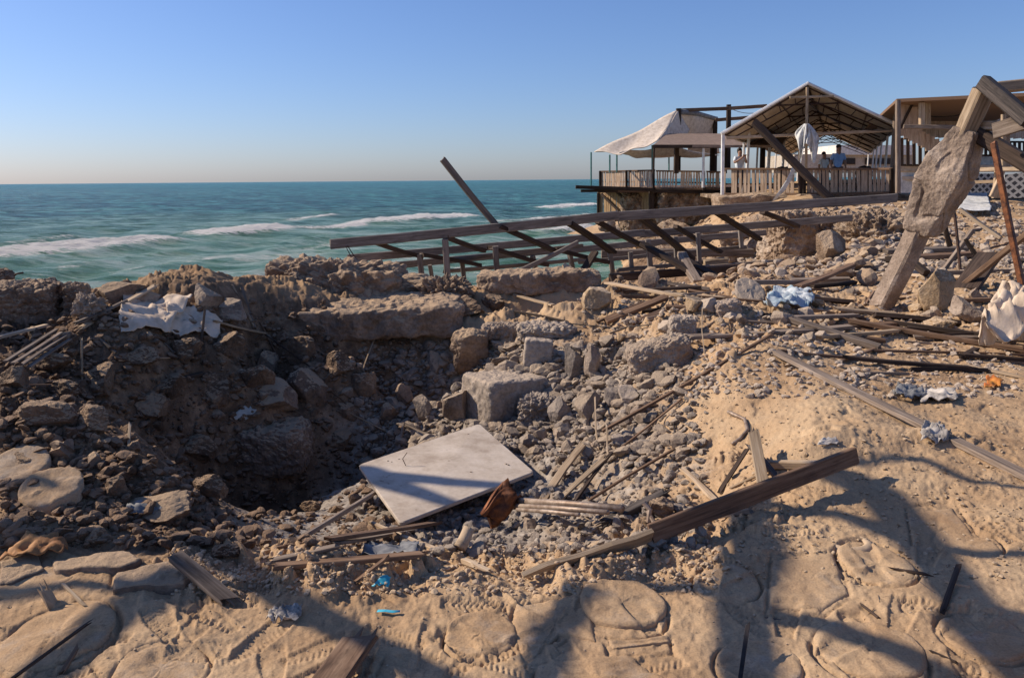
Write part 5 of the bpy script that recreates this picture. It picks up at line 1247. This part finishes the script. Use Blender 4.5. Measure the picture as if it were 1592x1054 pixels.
# gabled tent
E0, E1, PK = at(1128, 206, 27), at(1393, 195, 27.4), at(1255, 131, 27.2)
dv = Vector((12.2, 30, 0))
tent = thing('gabled_tent', 'long gabled white canvas tent with steel trusses on the terrace', 'tent', (PK.x, 27.2, .93))
def canvas(nm, a, b_, d, parent, mat, th_=.03, nx=16, ny=40, sag=.05):
    vs = []; 
    for j in range(ny + 1):
        for i in range(nx + 1):
            t_, s_ = i / nx, j / ny; p = lerp(a, b_, t_) + d * s_
            vs.append((p.x, p.y, p.z - sag * abs(math.sin(s_ * math.pi * 8)) * math.sin(t_ * math.pi) * 1.0 + .02 * math.sin(t_ * 20 + s_ * 31)))
    o = mesh_obj(nm, vs, [tuple(x) for x in grid_faces(nx + 1, ny + 1).tolist()], mat, parent, smooth=True); o.modifiers.new('s', 'SOLIDIFY').thickness = th_; return o
E0b, E1b = E0, E1
canvas('roof_canvas', E0 - Vector((.15, 0, .06)), PK, dv, tent, 'canvas_tan'); canvas('roof_canvas', PK, E1 + Vector((.15, 0, -.06)), dv, tent, 'canvas_tan')
for k in range(7):
    o = dv * (k / 6); dn = Vector((0, 0, -.10)); g = G(); r_ = .028
    a, b_, c_ = E0 + o + dn, E1 + o + dn, PK + o + dn
    g.tube([a, c_], r_, 5); g.tube([c_, b_], r_, 5); g.tube([lerp(a, c_, .62), lerp(b_, c_, .62)], .028, 5)
    a2, b2, c2 = a + Vector((.3, 0, -.05)), b_ + Vector((-.3, 0, -.05)), c_ - Vector((0, 0, .35)); g.tube([a2, c2], .022, 5); g.tube([c2, b2], .022, 5)
    for s_ in (.25, .45, .65, .85):
        g.tube([lerp(a, c_, s_), lerp(a2, c2, s_)], .018, 4); g.tube([lerp(b_, c_, s_), lerp(b2, c2, s_)], .018, 4)
    build(g, 'truss', 'rebar', tent)
    if k in (1, 2, 3, 4, 6):
        for q in (a, b_):
            if k == 0: continue
            g = G(); g.tube([q, Vector((q.x, q.y, .93))], .045, 6); build(g, 'pole', 'paint_white', tent)
g = G()
for s_ in (.0, .33, .66, 1.0):
    g.tube([lerp(E0, PK, s_) - Vector((0, 0, .08)), lerp(E0, PK, s_) - Vector((0, 0, .08)) + dv], .025, 5); g.tube([lerp(E1, PK, s_) - Vector((0, 0, .08)), lerp(E1, PK, s_) - Vector((0, 0, .08)) + dv], .025, 5)
build(g, 'purlin', 'rebar', tent)
g = G(); g.tube([E0 - Vector((.15, .05, .05)), PK + Vector((0, -.05, .02)), E1 + Vector((.15, -.05, -.05))], .055, 6); build(g, 'edge_hem', 'paint_white', tent)
g = G(); g.beam(at(1130, 215, 27), at(1393, 203, 27.3), .08, .10); build(g, 'front_tie_beam', 'wood_tan', tent)
g = G(); g.beam(at(1255, 136, 27), at(1253, 262, 27), .075, .075); build(g, 'centre_post', 'wood_tan', tent)
g = G(); g.beam(at(1228, 152, 27), at(1296, 150, 27), .07, .07); build(g, 'collar_tie', 'wood_tan', tent)
g = G(); g.beam(at(1124, 208, 27), at(1123, 303, 27), .10, .10); build(g, 'corner_post', 'paint_white', tent)
for px, ya in ((1164, 214), (1197, 222), (1219, 226), (1243, 230)):
    g = G(); Yp = {1164: 31, 1197: 36, 1219: 41, 1243: 46}[px]; q = at(px, ya, Yp); g.beam(q + Vector((0, 0, .3)), Vector((q.x, q.y, .93)), .10, .10); build(g, 'side_post', 'paint_white', tent)
g = G(); g.beam(at(1394, 158, 27), at(1387, 318, 27), .14, .14, warp=.03); build(g, 'corner_post', 'wood_grey', tent)
for (xa, ya_, Ya_), (xb, yb_2, Yb_), sg_ in (((1394, 160, 27), (1560, 150, 23), .5), ((1134, 168, 40), (1255, 136, 27.2), .5), ((1393, 200, 27), (1255, 160, 27.1), .35)):
    A_0, B_0 = at(xa, ya_, Ya_), at(xb, yb_2, Yb_); g = G()
    g.tube([lerp(A_0, B_0, t_ / 12) - Vector((0, 0, sg_ * 4 * (t_ / 12) * (1 - t_ / 12))) for t_ in range(13)], .014, 5); build(g, 'cable', 'dark_metal', label={27: 'slack dark wire from the tent corner post to the shed', 40: 'slack dark wire from the tall dark post to the tent peak'}[Ya_] if xb != 1255 or Ya_ == 40 else 'slack dark wire across the right half of the tent gable', cat='wire')
# hanging white cloth
root = thing('hanging_cloth', 'white cloth tied to the centre post of the gabled tent, tail trailing over the railing', 'cloth', at(1250, 262, 26.6))
def drop(pts_c, wid, seed, nm='cloth_fold', mat='cloth_white', folds=5, dep=.25):
    n = 26; vs = []; r_ = random.Random(seed); ph = r_.random() * 6
    for k, (px, py) in enumerate(pts_c):
        q = at(px, py, 26.6); w2 = wid[k] / F * 26.6 / 2
        for i in range(n):
            an = 2 * math.pi * i / n; rr2 = 1 + .34 * math.sin(folds * an + ph + k * .35) + .12 * math.sin(11 * an + k)
            vs.append(q + Vector((math.cos(an) * w2 * rr2, math.sin(an) * w2 * dep / .4 * rr2 * .6, 0)))
    fs = [(k * n + i, k * n + (i + 1) % n, (k + 1) * n + (i + 1) % n, (k + 1) * n + i) for k in range(len(pts_c) - 1) for i in range(n)] + [tuple(reversed(range(n))), tuple((len(pts_c) - 1) * n + i for i in range(n))]
    return mesh_obj(nm, vs, fs, mat, root, smooth=True)
vs = []; nu_c, nv_c = 60, 40
for j_ in range(nv_c + 1):
    for i_ in range(nu_c + 1):
        a_ = -1 + 2 * i_ / nu_c; t_ = j_ / nv_c
        ln = 30 + 34 * math.exp(-((a_ + .5) / .28) ** 2) + 33 * math.exp(-((a_ - .62) / .26) ** 2) - 6 * abs(a_) ** 3
        w_ = 3 + 18 * math.sin(min(1, t_ * 1.15) * 1.5) * (1 - .25 * t_ ** 3); fold = math.sin(a_ * 13 + t_ * 2.5) * .10 * (.3 + t_) + math.sin(a_ * 29 + 1) * .03
        vs.append(at(1254 + a_ * w_ + 2.5 * math.sin(t_ * 5 + a_ * 3) * t_, 193 + ln * t_, 26.6 - .25 * math.cos(a_ * 1.4) + fold))
o_ = mesh_obj('cloth_fold', vs, [tuple(x) for x in grid_faces(nu_c + 1, nv_c + 1).tolist()], 'cloth_white', root, smooth=True); o_.modifiers.new('s', 'SOLIDIFY').thickness = .015
drop([(1238, 250), (1234, 262), (1226, 280), (1216, 296), (1203, 312)], [6, 6, 7, 7, 4], 3, folds=3)
# left tent canopy
lt = thing('shade_canopy', 'sagging off-white canvas canopy hung from dark posts at the seaward end of the terrace', 'canopy', at(1055, 292, 38))
def patch4(nm, c4, mat, n=14, sag=.4, par=None):
    vs = []
    for j in range(n + 1):
        for i in range(n + 1):
            a, b_ = i / n, j / n; p = lerp(lerp(c4[0], c4[1], a), lerp(c4[3], c4[2], a), b_)
            vs.append((p.x, p.y, p.z - sag * math.sin(a * math.pi) * math.sin(b_ * math.pi) + .05 * math.sin(a * 9 + b_ * 5)))
    o = mesh_obj(nm, vs, [tuple(x) for x in grid_faces(n + 1, n + 1).tolist()], mat, par or lt, smooth=True); o.modifiers.new('s', 'SOLIDIFY').thickness = .03; return o
TL, TM, TR, TC = at(924, 237, 38), at(1055, 172, 39), at(1112, 186, 42), at(1022, 222, 37)
patch4('canvas_panel', [TL, TM, TC, at(965, 240, 37)], 'canvas_beige', sag=.25)
patch4('canvas_panel', [TC, TM, at(1072, 205, 39.5), at(1050, 225, 38)], 'canvas_beige', sag=.2)
patch4('canvas_panel', [TM, TR, at(1118, 240, 44), at(1072, 243, 42)], 'canvas_beige', sag=.3)
patch4('canvas_panel', [TL, at(1000, 236, 43), at(1120, 240, 45), at(1060, 243, 42)], 'canvas_white', sag=.2)
patch4('canvas_valance', [at(960, 238, 37.2), at(1045, 226, 38.2), at(1118, 243, 40), at(990, 244, 38.2)], 'canvas_white', sag=.1)
g = G(); g.tube([at(1058, 174, 39), at(1085, 177, 40.5), at(1114, 185, 42)], .13, 8, .10); build(g, 'rolled_canvas', 'cloth_grey', lt, True)
for x, ya, yb, Y in ((919, 237, 290, 37.5), (948, 241, 268, 38), (959, 240, 268, 38), (1014, 226, 268, 37.4), (1040, 240, 268, 43)):
    g = G(); g.tube([at(x, ya, Y), at(x, yb, Y)], .04, 6); build(g, 'pole', 'paint_green', lt)
for x, ya, yb, Y, w_ in ((1055, 169, 268, 39, .22), (1112, 182, 268, 42, .2), (1133, 163, 262, 40, .2)):
    g = G(); g.beam(at(x, ya, Y), at(x - 1, yb, Y), w_, w_); build(g, 'post', 'wood_dark', lt)
for a, b_, Y in (((1055, 172), (1133, 169), 39.5), ((1133, 169), (1192, 165), 39.5), ((1112, 187), (1165, 183), 41)):
    g = G(); g.beam(at(*a, Y), at(*b_, Y), .12, .16); build(g, 'beam', 'wood_brown', lt)
# brown flat canopy
fc = thing('flat_canopy', 'low flat canopy with a brown sheet roof between the two tents', 'canopy', at(1080, 268, 35))
g = G(); a, b_, c_, d_ = at(1015, 226, 34), at(1215, 226, 33), at(1226, 208, 37), at(1038, 208, 38)
up = Vector((0, 0, .10)); g.add([a, b_, c_, d_, a - up, b_ - up, c_ - up, d_ - up], [(0, 1, 2, 3), (7, 6, 5, 4), (0, 4, 5, 1), (1, 5, 6, 2), (2, 6, 7, 3), (3, 7, 4, 0)]); build(g, 'roof_sheet', 'canvas_brown', fc)
g = G(); g.beam(at(1015, 228, 33.9), at(1128, 228, 33.6), .1, .14); build(g, 'fascia', 'wood_dark', fc)
for x, Y, mt, w_ in ((1017, 34, 'wood_dark', .07), (1052, 35.2, 'wood_dark', .2), (1094, 33.7, 'paint_white', .09), (1108, 37, 'wood_dark', .2), (1127, 36, 'wood_dark', .2), (1186, 37, 'wood_dark', .2)):
    g = G(); g.beam(at(x, 226, Y), at(x - 1, 270 if mt != 'paint_white' else 292, Y), w_, w_); build(g, 'post', mt, fc)

# right shed
rs = thing('timber_shed', 'open timber shed with a flat roof and vertical wood panels at the right', 'shed', at(1500, 300, 24))
a, b_ = at(1394, 154, 24), at(1650, 142, 22); bk = Vector((3, 9, -.3))
g = G(); up = Vector((0, 0, .09)); q4 = [a, b_, b_ + bk, a + bk]
g.add(q4 + [p - up for p in q4], [(0, 1, 2, 3), (7, 6, 5, 4), (0, 4, 5, 1), (1, 5, 6, 2), (2, 6, 7, 3), (3, 7, 4, 0)]); build(g, 'roof', 'wood_brown', rs)
def panel(pts_, Y, nm, mat, step=.14):
    # vertical boards clipped to a picture polygon given by top and bottom lines
    (xa, ta, ba), (xb, tb, bb) = pts_; g_ = G(); x = xa; r_ = random.Random(int(xa))
    st = step * F / Y
    while x < xb:
        t_ = (x - xa) / (xb - xa); g_.beam(at(x + st / 2, ta + (tb - ta) * t_, Y + r_.uniform(0, .015)), at(x + st / 2, ba + (bb - ba) * t_, Y), step * .94, .03, n8=False, seg=1, seed=int(x)); x += st
    return build(g_, nm, mat, rs)
panel([(1398, 158, 212), (1432, 172, 230)], 24.6, 'board_panel', 'slat'); panel([(1432, 205, 230), (1470, 225, 256)], 24.8, 'board_panel', 'slat')
panel([(1420, 162, 214), (1592, 158, 216)], 29, 'back_wall', 'slat', .3)
for x, y0, y1, Y, w_, mt in ((1433, 160, 195, 23.9, .14, 'wood_tan'), (1443, 160, 195, 24.2, .12, 'wood_tan'), (1566, 152, 262, 23.5, .12, 'wood_grey'), (1560, 178, 262, 22, .10, 'wood_tan'), (1396, 156, 300, 23.8, .12, 'wood_grey'), (1424, 170, 196, 25, .10, 'wood_dark')):
    g = G(); g.beam(at(x, y0, Y), at(x, y1, Y), w_, w_); build(g, 'post', mt, rs)
g = G(); g.beam(at(1405, 197, 24), at(1600, 201, 23), .14, .12); build(g, 'cross_beam', 'wood_grey', rs)
g = G(); g.beam(at(1420, 158, 24.6), at(1399, 200, 24.6), .08, .08); g.beam(at(1404, 165, 24.8), at(1424, 185, 24.8), .08, .08); build(g, 'brace', 'wood_dark', rs)
# dark bars railing of the shed
for xa, xb, st_, ya_, yb2, wb_, lb in ((1402, 1445, 9.5, 216, 257, .09, 'row of dark vertical bars left of the concrete casing'), (1510, 1600, 7.5, 221, 242, .07, 'row of dark vertical bars right of the concrete casing')):
    rb_ = thing('bar_railing', lb, 'railing', at(xa, yb2, 25))
    g = G()
    for x in np.arange(xa, xb, st_): g.beam(at(x, ya_, 25), at(x, yb2, 25), wb_, .04, n8=False, seg=1)
    build(g, 'bars', 'wood_dark', rb_)
    g = G(); g.beam(at(xa - 2, ya_, 25.06), at(xb, ya_, 25.06), .06, .06); build(g, 'top_rail', 'wood_dark', rb_)
    g = G(); g.beam(at(xa - 2, yb2, 25.06), at(xb, yb2, 25.06), .06, .06); build(g, 'bottom_rail', 'wood_dark', rb_)
# low pale wall, pale blue sheet and patterned fence
lw = thing('pale_wall', 'low cream wall with ledges below the timber shed', 'wall', at(1480, 300, 25.5))
g = G()
g.beam(at(1395, 262, 25.4), at(1600, 262, 25), .3, .22); g.beam(at(1395, 277, 25.4), at(1450, 278, 25), .1, .12); build(g, 'ledge', 'building', lw)
wall_poly('wall_face', 'cloth_white', lw, [at(1397, 265, 25.3), at(1462, 265, 25.3), at(1462, 300, 25.3), at(1397, 300, 25.3)])
wall_poly('wall_face', 'cloth_blue', lw, [at(1510, 242, 25.6), at(1600, 242, 25.6), at(1600, 260, 25.6), at(1510, 260, 25.6)])
m, t, b = newmat('pattern')
tc = N(t, 'ShaderNodeUVMap').outputs[0]
mpn = N(t, 'ShaderNodeMapping'); mpn.inputs['Rotation'].default_value = (0, 0, R(45)); mpn.inputs['Scale'].default_value = (7.5, 7.5, 7.5); t.links.new(tc, mpn.inputs['Vector'])
br = N(t, 'ShaderNodeTexBrick'); br.offset = 0; br.inputs['Scale'].default_value = 1; br.inputs['Color1'].default_value = (.03, .03, .035, 1); br.inputs['Color2'].default_value = (.05, .05, .055, 1); br.inputs['Mortar'].default_value = (.34, .33, .31, 1); br.inputs['Mortar Size'].default_value = .20; br.inputs['Brick Width'].default_value = 1; br.inputs['Row Height'].default_value = 1
t.links.new(mpn.outputs[0], br.inputs['Vector']); 
ch = N(t, 'ShaderNodeTexChecker'); ch.inputs['Scale'].default_value = 2; ch.inputs['Color1'].default_value = (1, 1, 1, 1); ch.inputs['Color2'].default_value = (1.0, 1.0, 1.0, 1); t.links.new(mpn.outputs[0], ch.inputs['Vector'])
t.links.new(br.outputs[0], b.inputs['Base Color'])
pf = thing('patterned_fence', 'black and white diamond patterned cloth fence at the right', 'fence', at(1550, 305, 22))
wall_poly('patterned_cloth', 'pattern', pf, [at(1500, 270, 22), at(1560, 270, 22), at(1560, 300, 22), at(1500, 300, 22)], .03)
wall_poly('patterned_cloth', 'pattern', pf, [at(1562, 272, 20), at(1640, 262, 19.5), at(1640, 308, 19.5), at(1562, 308, 20)], .03)
g = G(); g.beam(at(1500, 264, 21.9), at(1640, 262, 19.4), .08, .10); g.beam(at(1500, 284, 21.9), at(1565, 282, 21), .08, .08); build(g, 'rail', 'wood_tan', pf)
g = G(); g.beam(at(1553, 258, 21.2), at(1548, 308, 21.2), .18, .1); g.beam(at(1561, 262, 21), at(1541, 306, 21), .1, .1); build(g, 'post', 'wood_tan', pf)
# building far behind
bb = thing('beige_building', 'low beige building with dark windows behind the tents', 'building', (30, 75, .9))
def bx(nm, mt, x0, y0, x1, y1, Y, dp, par): return wall_poly(nm, mt, par, [at(x0, y0, Y), at(x1, y0, Y), at(x1, y1, Y), at(x0, y1, Y)], dp)
bx('wall', 'building', 1235, 240, 1420, 268, 70, 8, bb)
bx('roof', 'canvas_white', 1300, 226, 1420, 241, 69.5, 9, bb)
for x0_, x1_ in ((1280, 1300), (1308, 1330), (1345, 1385)):
    f_ = bx('window', 'wood_brown', x0_, 246, x1_, 256, 69.9, .05, bb); bx('pane', 'dark_metal', x0_ + 1, 247, x1_ - 1, 255, 69.8, .03, f_)
# covered furniture behind the rail
for px, lb in ((1216, 'dark rounded table back behind the railing left of the cloth'), (1344, 'dark rounded armchair back behind the right railing')):
    v_, f_ = chunk_v(14, (22 / F * 31, .5, 1.0), px, 3, .03); q = at(px, 262, 30); put(v_, (q.x, q.y, .93 + .55), f_, 'armchair', 'dark_metal', label=lb, cat='chair')

# ------------------------------------------------------------------ people
def person(px, Y, zfloor, label, shirt, pose='stand', hgt=1.72, facing=0.0, hair_long=False):
    q = at(px, 262, Y); loc = Vector((q.x, Y, zfloor)); o = bpy.data.objects.new('person', bpy.data.meshes.new('person')); s = hgt / 1.72
    J = {'pel': (0, 0, .92), 'spi': (0, 0, 1.12), 'che': (0, 0, 1.32), 'nck': (0, -.01, 1.47), 'hd0': (0, -.02, 1.56), 'hd1': (0, -.02, 1.66),
         'shl': (-.18, 0, 1.40), 'shr': (.18, 0, 1.40), 'hil': (-.09, 0, .90), 'hir': (.09, 0, .90), 'knl': (-.10, -.02, .49), 'knr': (.10, -.02, .49), 'anl': (-.11, .02, .08), 'anr': (.11, .02, .08), 'tol': (-.12, -.15, .03), 'tor': (.12, -.15, .03)}
    if pose == 'stand': J.update(ell=(-.25, .0, 1.13), elr=(.25, .0, 1.13), wrl=(-.24, -.12, .93), wrr=(.24, -.12, .93))
    else: J.update(ell=(-.26, -.08, 1.20), elr=(.26, -.08, 1.20), wrl=(-.06, -.28, 1.40), wrr=(.07, -.28, 1.40))
    Ed = [('pel', 'spi'), ('spi', 'che'), ('che', 'nck'), ('nck', 'hd0'), ('hd0', 'hd1'), ('che', 'shl'), ('che', 'shr'), ('shl', 'ell'), ('ell', 'wrl'), ('shr', 'elr'), ('elr', 'wrr'), ('pel', 'hil'), ('pel', 'hir'), ('hil', 'knl'), ('knl', 'anl'), ('hir', 'knr'), ('knr', 'anr'), ('anl', 'tol'), ('anr', 'tor')]
    Rd = dict(pel=.13, spi=.12, che=.14, nck=.055, hd0=.085, hd1=.085, shl=.06, shr=.06, ell=.042, elr=.042, wrl=.028, wrr=.028, hil=.09, hir=.09, knl=.06, knr=.06, anl=.04, anr=.04, tol=.03, tor=.03)
    # hands: palm, five fingers
    for sd, wn in ((-1, 'wrl'), (1, 'wrr')):
        wx_, wy_, wz_ = J[wn]; d_ = (0, -.07, -.05) if pose == 'stand' else (-sd * .03, -.03, .06)
        pn = wn + 'p'; J[pn] = (wx_ + d_[0], wy_ + d_[1], wz_ + d_[2]); Rd[pn] = .030; Ed.append((wn, pn))
        for k in range(5):
            sx_ = (k - 2) * .018; ln = (.045, .075, .085, .078, .06)[k] if sd > 0 else (.06, .078, .085, .075, .045)[k]
            fn = pn + str(k); J[fn] = (J[pn][0] + sx_ * 1.3, J[pn][1] + d_[1] / .09 * ln * .8, J[pn][2] + d_[2] / .09 * ln * .8); Rd[fn] = .009; Ed.append((pn, fn))
    def skin(nm, keys, edges, mat, sc, par, over={}):
        me = bpy.data.meshes.new(nm); idx = {k: i for i, k in enumerate(keys)}
        me.from_pydata([tuple(c_ * s for c_ in J[k]) for k in keys], [(idx[a_], idx[b2]) for a_, b2 in edges], []); me.materials.append(MATS[mat])
        ob = bpy.data.objects.new(nm, me); COL.objects.link(ob); ob.modifiers.new('skin', 'SKIN'); sb = ob.modifiers.new('sub', 'SUBSURF'); sb.levels = 2; sb.render_levels = 2
        for k in keys:
            r_ = over.get(k, Rd[k] * sc) * s; me.skin_vertices[0].data[idx[k]].radius = (r_, r_ * (.72 if k in ('pel', 'spi', 'che') else 1))
        me.skin_vertices[0].data[0].use_root = True
        if par: ob.parent = par
        return ob
    ks = ['pel'] + [k for k in J if k != 'pel']
    body = skin('person', ks, Ed, 'skin', 1.0, None); body.location = loc; body.rotation_euler.z = facing; tag(body, label, 'person')
    sh_k = ['spi', 'pel', 'che', 'shl', 'shr', 'ell', 'elr', 'nck2']; J['nck2'] = (0, -.005, 1.43); Rd['nck2'] = .07
    J['elr_'] = tuple(lerp(Vector(J['shr']), Vector(J['elr']), .75)); J['ell_'] = tuple(lerp(Vector(J['shl']), Vector(J['ell']), .75)); Rd['elr_'] = Rd['ell_'] = .055
    skin('shirt', ['spi', 'pel', 'che', 'shl', 'shr', 'ell_', 'elr_', 'nck2'], [('pel', 'spi'), ('spi', 'che'), ('che', 'nck2'), ('che', 'shl'), ('che', 'shr'), ('shl', 'ell_'), ('shr', 'elr_')], shirt, 1.16, body)
    skin('trousers', ['pel', 'hil', 'hir', 'knl', 'knr', 'anl', 'anr'], [('pel', 'hil'), ('pel', 'hir'), ('hil', 'knl'), ('hir', 'knr'), ('knl', 'anl'), ('knr', 'anr')], 'trousers', 1.15, body)
    v_, f_ = ico(3); v_ = v_.copy(); v_ = v_ * np.array([.088, .10, .10]) * s; v_[:, 2] = np.where(v_[:, 2] < -.01, -.01 + (v_[:, 2] + .01) * (1.6 if hair_long else .3), v_[:, 2])
    v_[:, 1] = np.maximum(v_[:, 1], -.055) + .025
    me = bpy.data.meshes.new('hair'); me.from_pydata((v_ + np.array([0, -.0, 1.66 * s])).tolist(), [], f_); me.materials.append(MATS['hair']); ho = bpy.data.objects.new('hair', me); COL.objects.link(ho); ho.parent = body
    v_, f_ = ico(2); vv = v_ * np.array([.010, .018, .014]) * s
    me = bpy.data.meshes.new('nose'); me.from_pydata((vv + np.array([0, -.108, 1.60]) * s).tolist(), [], f_); me.materials.append(MATS['skin']); ho = bpy.data.objects.new('nose', me); COL.objects.link(ho); ho.parent = body
    for ex in (-.033, .033):
        vv = v_ * np.array([.011, .006, .006]) * s
        me = bpy.data.meshes.new('eye'); me.from_pydata((vv + np.array([ex, -.098, 1.625]) * s).tolist(), [], f_); me.materials.append(MATS['hair']); ho = bpy.data.objects.new('eye', me); COL.objects.link(ho); ho.parent = body
    vv = v_ * np.array([.024, .006, .006]) * s
    me = bpy.data.meshes.new('mouth'); me.from_pydata((vv + np.array([0, -.098, 1.555]) * s).tolist(), [], f_); me.materials.append(MATS['wood_brown']); ho = bpy.data.objects.new('mouth', me); COL.objects.link(ho); ho.parent = body
    return body
person(1302, 29.5, .93, 'man in a light blue T-shirt standing behind the right railing', 'tshirt_blue', hgt=1.78)
person(1280, 32.5, .93, 'person in pale clothes standing left of the man in blue', 'tshirt_pale', hgt=1.62, facing=.4)
person(1149, 30.5, .93, 'person in a white top raising both hands to the face behind the left railing', 'tshirt_pale', 'raise', hgt=1.72, facing=.3, hair_long=True)

# ------------------------------------------------------------------ unseen poles added out of frame, shaped to throw the shadows on the sand
pg = thing('shadow_poles', 'unseen crooked poles added overhead on the left to cast the shadows on the sand', 'occluder', (-8.5, 8, .5))
def shadow_line(P3, wd, table=False):
    g_ = G(); q = []
    for px, py in P3:
        h = hit(px, py)
        if table: d_ = pdir(px, py); h = EYE + d_ * ((cen - EYE).dot(nrm) / d_.dot(nrm))
        t_ = (2.15 + .25 * h.y - h.z) / (SUN.z - .25 * SUN.y); q.append(h + SUN * t_)
    pts_ = []
    for i in range(len(q) - 1):
        for k in range(5): pts_.append(lerp(q[i], q[i + 1], k / 5))
    wd *= .98; pts_.append(q[-1]); g_.tube(pts_, wd / 2, 8, wd / 2 * (.35 if table else .8)); build(g_, 'pole', 'wood_brown', pg, True)
shadow_line([(500, 716), (580, 738), (700, 752), (830, 757), (870, 758)], .20, True); shadow_line([(560, 730), (620, 758), (690, 782), (760, 800)], .22, True)
for P3, wd in (([(1168, 770), (1172, 860), (1162, 960), (1175, 1100)], .17), ([(1190, 785), (1330, 806), (1420, 845), (1520, 862), (1640, 862)], .10),
               ([(1300, 735), (1370, 770), (1440, 850), (1520, 950), (1640, 1070)], .17), ([(1330, 722), (1430, 712), (1500, 745), (1640, 765)], .06),
               ([(1160, 945), (1290, 975), (1410, 1020), (1520, 1080)], .12), ([(985, 905), (1080, 915), (1170, 945)], .09), ([(905, 915), (868, 985), (835, 1090)], .13),
               ([(340, 860), (470, 945), (600, 1010), (760, 1100)], .15), ([(310, 900), (190, 955), (40, 1070)], .14), ([(0, 930), (110, 905), (240, 925)], .08),
               ([(20, 765), (75, 765), (130, 790)], .07), ([(1540, 960), (1580, 1000), (1660, 1080)], .25), ([(0, 840), (150, 860), (330, 850)], .14)):
    shadow_line(P3, wd)
for x, y in ((-9.5, 7.5), (-10, 12)):
    g = G(); g.beam((x, y, -.5), (x + .2, y, 4.6), .2, .2); build(g, 'post', 'wood_grey', pg)
